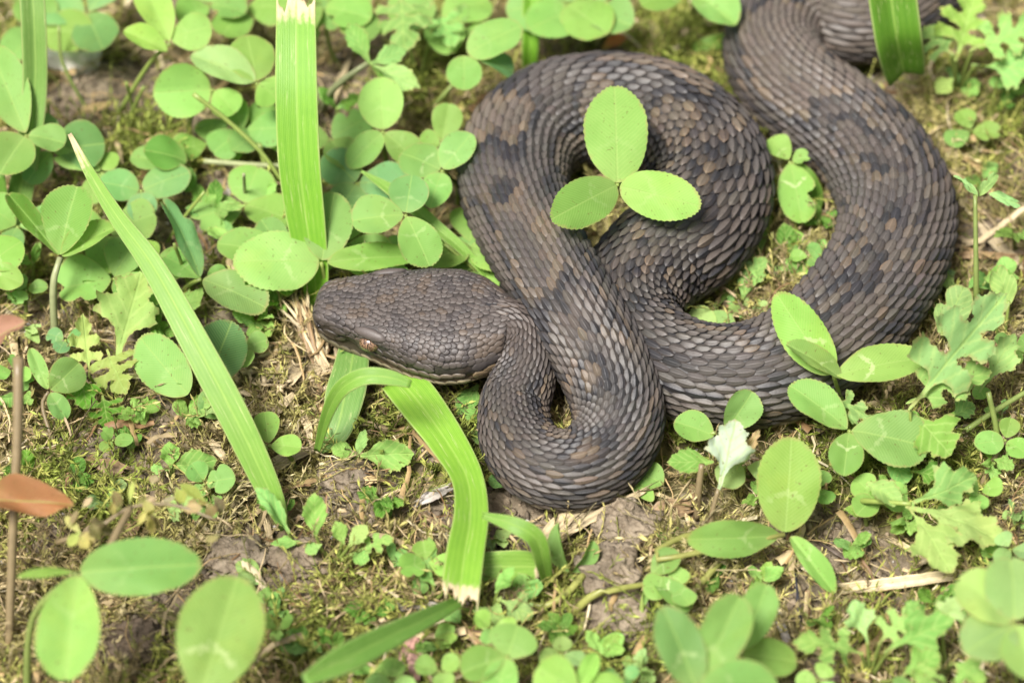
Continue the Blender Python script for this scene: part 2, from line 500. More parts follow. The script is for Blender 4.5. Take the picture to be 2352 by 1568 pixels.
def thatch(n):
    x, y = scatter(n, (-14.5, -11.5), (14.5, 15), lambda x, y: (0.25 + 0.75 * smooth01(fbm(x * 0.5, y * 0.5, 144), 0.42, 0.6)) * (1 - 0.6 * bare(x, y)) * (0.1 + 0.9 * smooth01(to_path(x, y), 0.6, 1.2)))
    n = len(x)
    L = rng.uniform(0.4, 2.2, n); az = rng.uniform(0, 2 * np.pi, n); cv = rng.normal(0, 0.5, n)
    K = 8; ts = np.linspace(-0.5, 0.5, K)[None]
    ang = az[:, None] + cv[:, None] * ts * 2 + rng.normal(0, .12, (n, K))
    dx = np.cumsum(np.cos(ang), 1) / K * L[:, None]; dy = np.cumsum(np.sin(ang), 1) / K * L[:, None]
    px, py = x[:, None] + dx, y[:, None] + dy
    pz = ground_zs(px.ravel(), py.ravel()).reshape(n, K)
    pz = 0.35 * pz + 0.65 * pz.max(1, keepdims=True) * 0.9 + rng.uniform(-0.05, 0.42, (n, 1)) + 0.12 * np.sin(ts * 3 + rng.uniform(0, 6, (n, 1)))
    pz = np.maximum(pz, ground_zs(px.ravel(), py.ravel()).reshape(n, K) + 0.01)
    c = np.stack([px, py, pz], -1)
    t = nz(np.gradient(c, axis=1)); sd = nz(np.cross(t, np.array([0, 0, 1.0]) + rng.normal(0, .5, (n, 1, 3))))
    up = np.cross(sd, t)
    w = (rng.uniform(0.012, 0.036, n) * np.where(rng.random(n) < 0.16, 3.2, 1.0))[:, None, None] * np.linspace(1, 0.5, K)[None, :, None]
    V = np.stack([c - sd * w, c + up * w * 0.6, c + sd * w], 2).reshape(-1, 3)
    ii, jj = np.meshgrid(np.arange(K - 1), np.arange(2), indexing='ij')
    q = np.stack([ii * 3 + jj, ii * 3 + jj + 1, (ii + 1) * 3 + jj + 1, (ii + 1) * 3 + jj], -1).reshape(-1, 4)
    F = (q[None] + (np.arange(n) * K * 3)[:, None, None]).reshape(-1, 4)
    pal = np.array([[0.50, 0.39, 0.22], [0.40, 0.28, 0.13], [0.22, 0.13, 0.06], [0.55, 0.47, 0.30]])
    cc = pal[rng.choice(4, n, p=[.38, .3, .17, .15])] * rng.uniform(0.6, 1.15, (n, 1))
    return V, F, np.repeat(cc, K * 3, 0)
def crumbs(n):
    x, y = scatter(n, (-14, -11), (14, 15), lambda x, y: 0.12 + 0.88 * bare(x, y))
    n = len(x); r = 0.03 + 0.11 * rng.random(n) ** 3
    z = ground_zs(x, y) + r * 0.3
    t = (1 + 5 ** .5) / 2
    ico = nz(np.array([(-1, t, 0), (1, t, 0), (-1, -t, 0), (1, -t, 0), (0, -1, t), (0, 1, t), (0, -1, -t), (0, 1, -t), (t, 0, -1), (t, 0, 1), (-t, 0, -1), (-t, 0, 1)]))
    fi = np.array([(0, 11, 5), (0, 5, 1), (0, 1, 7), (0, 7, 10), (0, 10, 11), (1, 5, 9), (5, 11, 4), (11, 10, 2), (10, 7, 6), (7, 1, 8), (3, 9, 4), (3, 4, 2), (3, 2, 6), (3, 6, 8), (3, 8, 9), (4, 9, 5), (2, 4, 11), (6, 2, 10), (8, 6, 7), (9, 8, 1)])
    V = np.column_stack([x, y, z])[:, None] + ico[None] * r[:, None, None] * rng.uniform(.6, 1.35, (n, 12, 1)) * rng.uniform(.6, 1.2, (n, 1, 3))
    F = (fi[None] + (np.arange(n) * 12)[:, None, None]).reshape(-1, 3)
    c = np.array([.24, .19, .13]) * rng.uniform(.35, 1.5, (n, 1))
    c[rng.random(n) < .04] = (.5, .47, .42)
    return V.reshape(-1, 3), F, np.repeat(c, 12, 0)
Vc, Fc, Cc = crumbs(30000)
o = mesh('soil_crumbs', Vc, Fc, M_SOIL, colr=Cc, smooth=False)
tag(o, 'loose grains and crumbs of grey brown soil', 'soil', kind='stuff')
Vt, Ft, Ct = thatch(8500)
o = mesh('dry_thatch_litter', Vt, Ft, M_STRAW, colr=Ct)
tag(o, 'tangled thin dry fibres and straw bits over the moss', 'litter', kind='stuff')

# ------------------------------------------------------------------ snake
U_ROW = np.array([0.0])
def frame_at(u):
    """body frame at arc length u (cm)"""
    f = np.clip(u / SLEN * (NC - 1), 0, NC - 1.001)
    i = f.astype(int); k = (f - i)[..., None]
    g = lambda A: A[i] * (1 - k) + A[i + 1] * k
    return g(SPOS), g(SDIA[:, None]), nz(g(SSIDE)), nz(g(SUP))

def body_pt(u, v, lift):
    """surface point: u along, v round (0 = spine, radians)"""
    p, d, sd, up = frame_at(u)
    r = d * 0.5
    cv, sv = np.cos(v)[..., None], np.sin(v)[..., None]
    flat = np.where(cv < 0, 0.90, 1.0)
    rr = r + lift[..., None]
    return p + sd * sv * rr * 1.0 + up * cv * rr * flat * np.where(cv > 0, 0.98, 1.0)

snake = thing('snake', (0, 0, 0), 'dark brown blotched viper lying in loose coils among clover', 'snake')
# body skin
us = np.linspace(0, SLEN, 900); vsx = np.linspace(0, 2 * np.pi, 48, endpoint=False)
UU, VV = np.meshgrid(us, vsx, indexing='ij')
vb = np.abs(((VV + np.pi) % (2 * np.pi)) - np.pi)
ring = 0.02 * np.sin(UU * 2 * np.pi / 0.34) * smooth01(vb, 2.15, 2.4)
Vb = body_pt(UU, VV, ring - 0.012).reshape(-1, 3)
i2 = np.arange(900 * 48).reshape(900, 48)
Fb = np.stack([i2[:-1], np.roll(i2, -1, 1)[:-1], np.roll(i2, -1, 1)[1:], i2[1:]], -1).reshape(-1, 4)
belly = smooth01(vb, 2.1, 2.35).ravel()[:, None]
mot = fbm(UU * 1.5, VV * 3, 9).ravel()[:, None]
cb = np.array([0.026, 0.025, 0.026]) * (1 - belly) + belly * np.where(mot > 0.55, np.array([[0.10, 0.09, 0.05]]), np.array([[0.42, 0.37, 0.20]]))
body = mesh('body', Vb, Fb, M_SCALE, snake, colr=cb)

# body scales: overlapping keeled plates
ROWS = 29
VMAX = rad(124)
def scale_rows():
    out = []; u = 0.55; i = 0
    while u < SLEN - 0.6:
        d = float(np.interp(u, np.linspace(0, SLEN, NC), SDIA))
        pitch = 0.071 * d
        for j in range(ROWS):
            if (i + j) % 2 == 0:
                out.append((u, (j - (ROWS - 1) / 2) / ((ROWS - 1) / 2) * VMAX, pitch * 2, d, i, j))
        u += pitch; i += 1
    return np.array(out)
SR = scale_rows()
ns = len(SR)
su, sv, sp, sd_ = SR[:, 0], SR[:, 1], SR[:, 2], SR[:, 3]
su = su + rng.normal(0, 0.018, ns) * sp; sv = sv + rng.normal(0, 0.006, ns)
AA = np.array([0.0, 0.16, 0.36, 0.56, 0.76, 0.91, 1.0]); BB = np.array([-1, -0.55, -0.13, 0, 0.13, 0.55, 1.0])
hw = np.array([0.46, 0.84, 1.0, 0.97, 0.76, 0.44, 0.05])
na, nb = len(AA), len(BB)
dvw = 2 * VMAX / (ROWS - 1)
lenf = rng.uniform(0.94, 1.08, ns)
ua = su[:, None, None] + (AA - 0.30)[None, :, None] * (sp * 1.20 * lenf)[:, None, None] + 0 * BB[None, None]
va = sv[:, None, None] + (hw[:, None] * BB[None])[None] * (dvw * 0.61) * rng.uniform(0.93, 1.06, ns)[:, None, None]
lift_a = np.array([-0.012, 0.002, 0.010, 0.015, 0.019, 0.020, 0.014])
keel = np.array([0.0, 0, .003, .0115, .003, 0, 0])
edge = np.array([-.014, -.002, 0, .001, 0, -.002, -.014])
jl = rng.uniform(0.85, 1.2, ns)
low = 1 - 0.5 * np.clip((np.abs(sv) - 1.2) / 1.0, 0, 1)
lf_ = (lift_a[None, :, None] * jl[:, None, None] + (edge[None, :] + keel[None, :] * low[:, None])[:, None, :] * np.array([.3, .7, 1, 1, 1, .6, .1])[None, :, None] * np.minimum(1, hw * 1.3)[None, :, None]) * sd_[:, None, None]
lf_ = lf_ + (rng.normal(0, 0.004, ns) * sd_)[:, None, None] * BB[None, None, :]
VS = body_pt(ua, va, lf_)                         # ns, na, nb, 3
# colour pattern, one value for each scale with darker bases and worn rims
un, vv_ = su * 0.30, sv * 0.95
Bf = 0.68 * fbm(un + 0.2 * np.sin(su * 1.4), vv_ + 5, 201, 2) + 0.32 * vn(su * 0.75, vv_ * 1.5 + 9, 207)
Bf = Bf + rng.normal(0, 0.006, ns)
def bfield(u_, v_):
    a_, b_ = u_ * 0.30, v_ * 0.95
    return 0.68 * fbm(a_ + 0.2 * np.sin(u_ * 1.4), b_ + 5, 201, 2) + 0.32 * vn(u_ * 0.75, b_ * 1.5 + 9, 207)
keys = [0.0, .335, .36, .385, .40, .415, .43, .52, .545, .575, .59, .605, .63, 1.0]
cols_ = np.array([(.092, .077, .067), (.086, .072, .063), (.029, .028, .031), (.029, .028, .030), (.124, .094, .067), (.100, .082, .067), (.080, .069, .062), (.068, .060, .056), (.031, .030, .032), (.027, .026, .029), (.140, .105, .073), (.114, .092, .074), (.106, .087, .072), (.098, .081, .068)])
colS = np.stack([np.interp(Bf, keys, cols_[:, c_]) for c_ in range(3)], 1)
tanr = np.maximum(np.exp(-((Bf - .403) / .012) ** 2), np.exp(-((Bf - .594) / .014) ** 2)) * 0.9
def put(mask, c): colS[mask] = c
side_spot = (np.abs(sv) > 1.40) & (vn(su * 0.45, np.sign(sv) * 3, 231) > 0.60)
colS[side_spot] *= 0.5
colS *= np.array([.85, .86, .83]) * rng.uniform(0.88, 1.13, (ns, 1)) * (1 + rng.normal(0, 0.02, (ns, 3)))
rs = rng.random(ns)
colS[rs < 0.004] = (0.036, 0.035, 0.037)
colS[rs > 0.997] = (0.10, 0.074, 0.052)
lowc = np.clip((np.abs(sv) - 1.85) / 0.35, 0, 1)[:, None] * 0.55
cq = VS[:, 3, 3] - EYE; dq = cq @ VDIR
wx, wy = PW / 2 + FPX * cq[:, 0] / dq, PH / 2 - FPX * (cq @ CUP) / dq
near_head = np.clip((2.4 - su) / 1.2, 0, 1)[:, None]
colS = colS * (1 - near_head) + np.array([0.066, 0.053, 0.046]) * rng.uniform(.88, 1.14, (ns, 1)) * near_head
colS = colS * (1 - lowc) + np.array([0.22, 0.19, 0.10]) * lowc
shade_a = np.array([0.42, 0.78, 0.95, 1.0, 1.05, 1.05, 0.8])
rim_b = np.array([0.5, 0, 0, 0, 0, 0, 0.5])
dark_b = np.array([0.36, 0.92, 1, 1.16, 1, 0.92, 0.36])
vert = bfield(ua, va)
vertc = np.stack([np.interp(vert, keys, cols_[:, c_]) for c_ in range(3)], -1) * 0.85
keepv = (0.22 * (1 - near_head) * (1 - lowc) * (1 - 0.6 * side_spot[:, None]))[:, :, None, None]
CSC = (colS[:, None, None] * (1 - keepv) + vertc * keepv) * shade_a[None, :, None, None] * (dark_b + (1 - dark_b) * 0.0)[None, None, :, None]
rimc = np.array([0.20, 0.135, 0.080])
rimm = (rim_b[None, :] + np.array([0, 0, 0, 0, 0, .12, .35])[:, None])[None, :, :, None] * np.maximum(tanr * rng.uniform(.6, 1.2, ns), rng.uniform(0.0, 0.22, ns))[:, None, None, None]
CSC = CSC * (1 - rimm) + rimc * rimm
ii, jj = np.meshgrid(np.arange(na - 1), np.arange(nb - 1), indexing='ij')
QS = np.stack([ii * nb + jj, (ii + 1) * nb + jj, (ii + 1) * nb + jj + 1, ii * nb + jj + 1], -1).reshape(-1, 4)
# which show largest: area facing the lens
cen = VS[:, 3, 3]
nrm = nz(np.cross(VS[:, 4, 3] - VS[:, 2, 3], VS[:, 3, 4] - VS[:, 3, 2]))
toc = nz(EYE - cen)
nrm = np.where((nrm * (cen - frame_at(su)[0])).sum(1, keepdims=True) < 0, -nrm, nrm)
face = (nrm * toc).sum(1)
rel = cen - EYE
dep = rel @ VDIR
qx, qy = PW / 2 + FPX * rel[:, 0] / dep, PH / 2 - FPX * (rel @ CUP) / dep
inside = (qx > 10) & (qx < PW - 10) & (qy > 10) & (qy < PH - 10)
hid = ((np.hypot(qx - 1412, (qy - 310) * 0.8) < 85) | (np.hypot(qx - 1345, qy - 470) < 70) | (np.hypot(qx - 1515, qy - 440) < 70) | (np.hypot(qx - 1400, qy - 690) < 60)
       | (np.hypot(qx - 1850, qy - 770) < 70) | (qy < 180) | (np.hypot(qx - 1700, qy - 960) < 60))
area = np.where(inside & (face > 0) & ~hid, face * sp * sd_ / dep ** 2, 0)
big = set(np.argsort(-area)[:300].tolist())
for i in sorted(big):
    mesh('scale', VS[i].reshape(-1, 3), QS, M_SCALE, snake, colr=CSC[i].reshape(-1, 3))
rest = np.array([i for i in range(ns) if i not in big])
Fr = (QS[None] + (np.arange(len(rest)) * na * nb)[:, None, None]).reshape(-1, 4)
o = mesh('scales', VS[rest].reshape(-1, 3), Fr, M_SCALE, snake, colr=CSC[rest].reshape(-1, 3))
o['kind'] = 'stuff'

# ---- head
HB, HS = P(1172, 768, 1.72), P(722, 704, 1.62)     # back of the head, snout
hax = nz(HB - HS); HL = np.linalg.norm(HB - HS)
hsd = nz(np.cross(hax, np.array([0, -0.10, 1.0])))
hup = np.cross(hsd, hax)
if hup[2] < 0: hup, hsd = -hup, -hsd
TT = [0, .012, .035, .08, .18, .30, .42, .55, .70, .82, .92, 1.0]
WA = [.10, .34, .50, .60, .73, .88, 1.08, 1.30, 1.42, 1.32, 1.06, .76]
HT = [.05, .26, .40, .47, .56, .62, .68, .74, .78, .76, .73, .70]
HBm = [.20, .50, .70, .84, 1.00, 1.06, 1.05, 1.0, .93, .84, .76, .72]
MT, MF = [0, .2, .5, .86], [1.98, 1.95, 1.90, 1.74]
def prof(t, arr): return np.interp(t, TT, arr)
def head_pt(t, f, lift=0.0):
    """t 0 snout .. 1 neck; f angle, 0 = crown, + towards the camera-side flank"""
    t = np.asarray(t, float); f = np.asarray(f, float)
    a = prof(t, WA); ht = prof(t, HT); hb = prof(t, HBm)
    c, s = np.cos(f), np.sin(f)
    e = np.interp(t, [0, .3, .6, 1], [4.4, 4.0, 2.9, 2.1])
    n = (np.abs(c) ** e + np.abs(s) ** e) ** (-1 / e)
    x = a * s * n
    zt = ht * c * n; zb = hb * c * n
    z = np.where(c > 0, zt, zb)
    # flanks lean in below the ridge on the snout
    lean = np.interp(t, [0, .3, .5, .8], [0.20, 0.18, 0.10, 0.0])
    x = x * (1 - lean * np.clip(-c, 0, 1)) * (1 + 0.06 * np.clip(c, 0, 1) * np.interp(t, [0, .25, .45], [0, 1, 0]))
    # dip of the pit in front of the eye
    pit = np.exp(-((t - .215) / .045) ** 2 - ((np.abs(f) - 1.75) / .22) ** 2) * 0.16
    mouth = np.exp(-((np.abs(f) - np.interp(t, MT, MF)) / .055) ** 2) * 0.11 * ((t > 0.02) & (t < .86))
    brow = np.exp(-((t - .335) / .085) ** 2 - ((np.abs(f) - .92) / .18) ** 2) * 0.085
    dip = np.exp(-((t - .335) / .05) ** 2 - ((np.abs(f) - 1.40) / .20) ** 2) * 0.05
    k = lift - pit - mouth + brow - dip
    d = np.stack([s * n, c * n], -1); d = d / np.linalg.norm(d, axis=-1, keepdims=True)
    x = x + d[..., 0] * k; z = z + d[..., 1] * k
    return HS + hax * (t * HL)[..., None] + hsd * x[..., None] + hup * z[..., None]
if (hsd @ np.array([0, -1, 0])) < 0: hsd = -hsd      # + flank faces the camera
nt_, nf_ = 110, 96
tt = np.r_[np.linspace(0, .06, 16), np.linspace(.068, 1.0, nt_ - 16)]
ff = np.linspace(-np.pi, np.pi, nf_, endpoint=False)
Tm, Fm_ = np.meshgrid(tt, ff, indexing='ij')
Vh = head_pt(Tm, Fm_, -0.012)
i3 = np.arange(nt_ * nf_).reshape(nt_, nf_)
Fh = np.stack([i3[:-1], i3[1:], np.roll(i3, -1, 1)[1:], np.roll(i3, -1, 1)[:-1]], -1).reshape(-1, 4)
def head_col(t, f, rnd):
    t, f = np.broadcast_arrays(np.asarray(t, float), np.asarray(f, float))
    af = np.abs(f)[..., None]
    c = np.ones(t.shape + (3,)) * np.array([0.072, 0.060, 0.053])
    n = fbm(t * 11, f * 2.2 + 3, 301)[..., None]
    c = np.where(n > 0.60, np.array([0.052, 0.044, 0.041]), c); c = np.where(n < 0.38, np.array([0.082, 0.062, 0.047]), c)
    tk = t[..., None]
    stripe = (af > 1.45) & (af < np.interp(tk, [0, .35, .8], [2.05, 1.86, 1.72])) & (tk < .86)
    c = np.where(stripe, np.array([0.040, 0.032, 0.024]), c)
    lip = (af > np.interp(tk, [0, .35, .8], [1.95, 1.80, 1.62])) & (af < 2.15) & (tk > .32)
    c = np.where(lip, np.array([0.16, 0.115, 0.065]), c)
    chin = af > 2.12
    c = np.where(chin, np.array([0.26, 0.23, 0.12]) * (0.5 + n), c)
    front = (tk < .30) & (af > 1.9)
    c = np.where(front, np.array([0.075, 0.058, 0.036]), c)
    return c * rnd
chh = head_col(Tm, Fm_, 0.5).reshape(-1, 3)
head = mesh('head', Vh.reshape(-1, 3), Fh, M_SCALE, snake, colr=chh)

hp = []      # plates: t, f, length, width
def place_head(lo, hi, grow, tcap):
    t = 0.012; row = 0
    while t < tcap:
        base = grow * np.interp(t, [0, .12, .3, .45, .6, .8, 1.0], [.14, .155, .125, .115, .135, .150, .15])
        fr = np.linspace(-np.pi, np.pi, 721); pts = head_pt(np.full(721, t), fr)
        arc = np.r_[0, np.cumsum(np.linalg.norm(np.diff(pts, axis=0), axis=1))]
        sp = np.full(721, base)
        cum = np.r_[0, np.cumsum(np.diff(arc) / (0.5 * (sp[1:] + sp[:-1])))]
        m = int(cum[-1])
        for k in range(m):
            f = float(np.interp((k + 0.5 * (row % 2) + 0.25) / m * cum[-1], cum, fr))
            s = base
            if lo <= abs(f) < hi:
                hp.append((t + rng.normal(0, .0035), f + rng.normal(0, .02), s * 1.24 * rng.uniform(.9, 1.14), s * rng.uniform(.98, 1.12)))
        t += base * 0.90 / HL; row += 1
place_head(0, 1.28, 1.0, .985)
place_head(1.28, 3.2, 1.75, .97)
special = []
for sgn in (1, -1):
    special.append((.335, 0.90 * sgn, 0.78, 0.30, 'brow'))
    for q in range(5): special.append((.045 + .042 * q, (0.93 + 0.02 * q) * sgn, 0.24, 0.15, 'ridge'))
hp = [h for h in hp if not (h[0] < .86 and -.30 < abs(h[1]) - np.interp(h[0], MT, MF) < .32)]
for sgn in (1, -1):
    for q in range(14):
        t_ = .045 + .058 * q
        fm = float(np.interp(t_, MT, MF))
        special.append((t_, (fm - .17) * sgn, .30, .20, 'lip')); special.append((t_ + .02, (fm + .18) * sgn, .31, .22, 'lower_lip'))
hp = [h for h in hp if not any(((h[0] - s[0]) * HL / (s[2] * .52)) ** 2 + ((h[1] - s[1]) * 0.85 / (s[3] * .62)) ** 2 < 1 for s in special)]
EYE_T, EYE_F = 0.335, 1.36
hp = [h for h in hp if ((h[0] - EYE_T) * HL / .25) ** 2 + ((abs(h[1]) - EYE_F) * .8 / .20) ** 2 > 1]
hp = [h for h in hp if ((h[0] - .215) * HL / .12) ** 2 + ((abs(h[1]) - 1.75) * .8 / .12) ** 2 > 1]
NA = 10
ang = np.linspace(0, 2 * np.pi, NA, endpoint=False)
HV, HF, HC = [], [], []
vo = 0
for h in hp + special:
    t0, f0, ln, wd = h[:4]
    kind = h[4] if len(h) > 4 else None
    p0 = head_pt(np.array(t0), np.array(f0))
    dfl = np.linalg.norm(head_pt(np.array(t0), np.array(f0 + .05)) - p0) / .05
    kf = 1 / max(dfl, .15)
    rows = [(0, 0.014), (.70, 0.0135), (.93, 0.008), (1.0, -0.010)]
    if kind in ('brow', 'ridge'): rows = [(0, 0.026), (.7, 0.025), (.92, 0.016), (1.0, -0.012)]
    rel_f = np.clip(abs(f0) - 0.9, 0, 1)
    pts_t, pts_f, lf2 = [], [], []
    tip = 1.0 + 0.22 * np.cos(ang) * (np.cos(ang) > 0)
    jit = 1 + (rng.normal(0, .06, NA) if not kind else 0)
    for r_, l_ in rows:
        if r_ == 0:
            pts_t.append(t0); pts_f.append(f0); lf2.append(l_)
            continue
        ct = np.cos(ang) * ln * .5 * r_ * tip * jit / HL; cf = np.sign(np.sin(ang)) * np.abs(np.sin(ang)) ** .9 * wd * .5 * r_ * jit * kf
        pts_t += (t0 + ct).tolist(); pts_f += (f0 + cf).tolist()
        lf2 += (l_ + 0.007 * r_ * np.cos(ang) + 0 * ang).tolist()
    ptt = np.clip(np.array(pts_t), 0.0005, 1.0)
    V = head_pt(ptt, np.array(pts_f), np.array(lf2) * (0.7 + 0.9 * min(1, wd / .25)))
    F = [(vo, vo + 1 + k, vo + 1 + (k + 1) % NA) for k in range(NA)]
    for r_ in range(2):
        a0, b0 = vo + 1 + r_ * NA, vo + 1 + (r_ + 1) * NA
        for k in range(NA):
            F.append((a0 + k, b0 + k, b0 + (k + 1) % NA, a0 + (k + 1) % NA))
    cc = head_col(np.array(t0), np.array(f0), 0.88 * float(rng.uniform(.88, 1.14)))
    if kind == 'lip': cc = np.array([0.080, 0.064, 0.046]) * (.8 if t0 < .4 else 1.5) * rng.uniform(.85, 1.15)
    if kind == 'lower_lip': cc = np.array([0.14, 0.12, 0.070]) * (.8 if t0 < .25 else 1.6) * rng.uniform(.8, 1.2)
    if kind == 'brow': cc = np.array([0.074, 0.061, 0.054])
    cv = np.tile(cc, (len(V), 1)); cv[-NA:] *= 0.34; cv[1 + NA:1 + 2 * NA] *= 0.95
    HV.append(V); HF += F; HC.append(cv); vo += len(V)
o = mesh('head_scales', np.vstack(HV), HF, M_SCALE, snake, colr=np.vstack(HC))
o['kind'] = 'stuff'

# eyes, pits, nostrils
def eye_material():
    k = NT('copper eye')
    n = k.noise(2600, 4, 0.75)
    c = k.mix(k.ramp(n, 0.42, 0.62), (0.04, 0.024, 0.016), (0.25, 0.15, 0.085))
    k.link(c, k.b.inputs['Base Color']); k.set(0.12, 0.6)
    k.b.inputs['Coat Weight'].default_value = 0.6
    return k.m
M_EYE = eye_material()
kb = NT('pupil black'); kb.b.inputs['Base Color'].default_value = (0.006, 0.005, 0.005, 1); kb.set(0.1, 0.6); M_BLACK = kb.m
def ellipsoid(c, ax, nlat=12, nlon=18):
    th = np.linspace(0, np.pi, nlat); ph = np.linspace(0, 2 * np.pi, nlon, endpoint=False)
    T_, P_ = np.meshgrid(th, ph, indexing='ij')
    q = np.stack([np.sin(T_) * np.cos(P_), np.sin(T_) * np.sin(P_), np.cos(T_)], -1).reshape(-1, 3)
    V = c + q @ np.asarray(ax)
    i = np.arange(nlat * nlon).reshape(nlat, nlon)
    F = np.stack([i[:-1], np.roll(i, -1, 1)[:-1], np.roll(i, -1, 1)[1:], i[1:]], -1).reshape(-1, 4)
    return V, F
for sgn in (1, -1):
    pe = head_pt(np.array(EYE_T), np.array(EYE_F * sgn))
    out = nz(hsd * sgn * 1.0 + hup * 0.22)
    upv = nz(np.cross(out, hax)); upv = upv if upv @ hup > 0 else -upv
    ce = pe - out * 0.015 + upv * 0.015
    V, F = ellipsoid(ce, [hax * 0.25, upv * 0.205, out * 0.215])
    ey = mesh('eye', V, F, M_EYE, snake); ey['_b'] = snake['_b']
    V, F = ellipsoid(ce, [hax * 0.032, upv * 0.198, out * 0.226], 16, 24)
    mesh('pupil', V, F, M_BLACK, ey)
    pn = head_pt(np.array(.052), np.array(1.55 * sgn))
    V, F = ellipsoid(pn, [hax * 0.05, hup * 0.045, hsd * 0.03], 8, 10)
    mesh('nostril', V, F, M_BLACK, snake)
    pp = head_pt(np.array(.213), np.array(1.76 * sgn))
    V, F = ellipsoid(pp, [hax * 0.10, hup * 0.055, hsd * 0.05], 8, 12)
    mesh('heat_pit', V, F, M_BLACK, snake)

# ------------------------------------------------------------------ leaf templates
def triangulate(outline, spacing):
    o = np.asarray(outline, float)
    n = len(o)
    mn, mx = o.min(0), o.max(0)
    pts = [Vector(p) for p in o]
    xs = np.arange(mn[0], mx[0], spacing); ys = np.arange(0, mx[1] + spacing, spacing)
    ys = np.r_[-ys[:0:-1], ys]
    def inside(p):
        x, y = p; c = False; j = n - 1
        for i in range(n):
            if (o[i, 1] > y) != (o[j, 1] > y) and x < (o[j, 0] - o[i, 0]) * (y - o[i, 1]) / (o[j, 1] - o[i, 1]) + o[i, 0]: c = not c
            j = i
        return c
    for k, xx in enumerate(xs):
        for yy in ys:
            q = (xx + 1e-4, yy + 1e-4)
            if np.min(np.hypot(o[:, 0] - q[0], o[:, 1] - q[1])) > spacing * 0.45 and inside(q):
                pts.append(Vector(q))
    v, e, f, *_ = delaunay_2d_cdt(pts, [(i, (i + 1) % n) for i in range(n)], [list(range(n))], 1, 1e-6)
    V = np.array([[p.x, p.y] for p in v])
    F = [tuple(t) for t in f]
    # edge closeness
    seg = np.roll(o, -1, 0) - o
    d = np.full(len(V), 9.0)
    for a, s in zip(o, seg):
        w = V - a; tt_ = np.clip((w @ s) / (s @ s + 1e-12), 0, 1)
        d = np.minimum(d, np.hypot(*(w - tt_[:, None] * s).T))
    return V, F, d

def clover_outline(seed, a=0.75, b=0.5, notch=0.03, bite=False):
    r = np.random.default_rng(seed)
    n = 44
    th = np.linspace(0, np.pi, n)
    x = 0.5 * (1 - np.cos(th))
    y = x ** a * (1 - x) ** b
    y = y / y.max() * 0.5
    y = y * (1 + 0.03 * np.sin(x * 5 + r.uniform(0, 6)))
    up = np.column_stack([x, y])[1:-1]
    dn = np.column_stack([x, -y * r.uniform(0.94, 1.06)])[1:-1][::-1]
    tip = np.array([[1 - notch, 0.0]])
    o = np.vstack([[[0, 0]], up, tip, dn])
    # fine teeth
    c = np.array([0.5, 0])
    k = np.arange(len(o)) % 2 * 0.016
    o[1:] = o[1:] + nz(o[1:] - c) * (k[1:, None] * np.clip((o[1:, :1] - .15) * 3, 0, 1))
    if bite:
        for _ in range(2):
            q = o[r.integers(12, len(o) - 12)]; d = np.hypot(*(o - q).T)
            o = o + (c - o) * (0.30 * np.exp(-(d / 0.11) ** 2))[:, None]
    return o

LOBE = [(0, .02), (.12, .022), (.22, .03), (.26, .10), (.24, .26), (.22, .36), (.28, .34), (.31, .42), (.36, .36), (.40, .38), (.40, .24), (.39, .11), (.43, .055), (.47, .10), (.50, .26), (.50, .38), (.56, .34), (.60, .40), (.635, .31), (.68, .30),
        (.655, .16), (.655, .085), (.70, .09), (.76, .20), (.80, .19), (.835, .22), (.86, .14), (.92, .13), (.93, .07), (1.0, 0)]
LOBE2 = [(0, .02), (.14, .022), (.28, .05), (.40, .12), (.47, .25), (.52, .41), (.57, .33), (.66, .40), (.69, .27), (.735, .185), (.80, .22), (.86, .26), (.89, .15), (.94, .12), (1.0, 0)]
LOBE3 = [(0, .03), (.10, .04), (.22, .10), (.36, .19), (.48, .235), (.54, .27), (.56, .235), (.66, .235), (.72, .245), (.735, .19), (.83, .15), (.89, .13), (.90, .085), (1.0, 0)]
def lobed_outline(seed, which):
    r = np.random.default_rng(seed)
    h = np.array(which)
    def half():
        j = h + r.normal(0, .010, h.shape) * np.array([1, 1]); j[0] = h[0]; j[-1] = h[-1]; j[:, 1] = np.maximum(j[:, 1] * r.uniform(.88, 1.12), .012); j[-1] = (1, 0)
        return j
    a, b = half(), half()
    if np.hypot(*(a[-1] - [1, 0])) > 1e-6: a = np.vstack([a, [1, 0]])
    if np.hypot(*(b[-1] - [1, 0])) < 1e-6: b = b[:-1]
    b = b * [1, -1]
    o = np.vstack([a, b[::-1]])
    for _ in range(2):
        nx_ = np.roll(o, -1, 0)
        q = np.empty((2 * len(o), 2)); q[0::2] = o * .78 + nx_ * .22; q[1::2] = o * .22 + nx_ * .78
        o = q
    keep = np.r_[True, np.hypot(*np.diff(o, axis=0).T) > .010]
    o = o[keep]
    nrm_ = np.roll(o, -1, 0) - np.roll(o, 1, 0); nrm_ = nz(np.column_stack([nrm_[:, 1], -nrm_[:, 0]]))
    tooth = np.where(np.arange(len(o)) % 3 == 0, .011, -.003) * np.clip((o[:, 0] - .2) * 6, 0, 1)
    c0 = o - np.array([.55, 0]); sg = np.sign((nrm_ * c0).sum(1).mean())
    return o + nrm_ * (sg * tooth)[:, None]

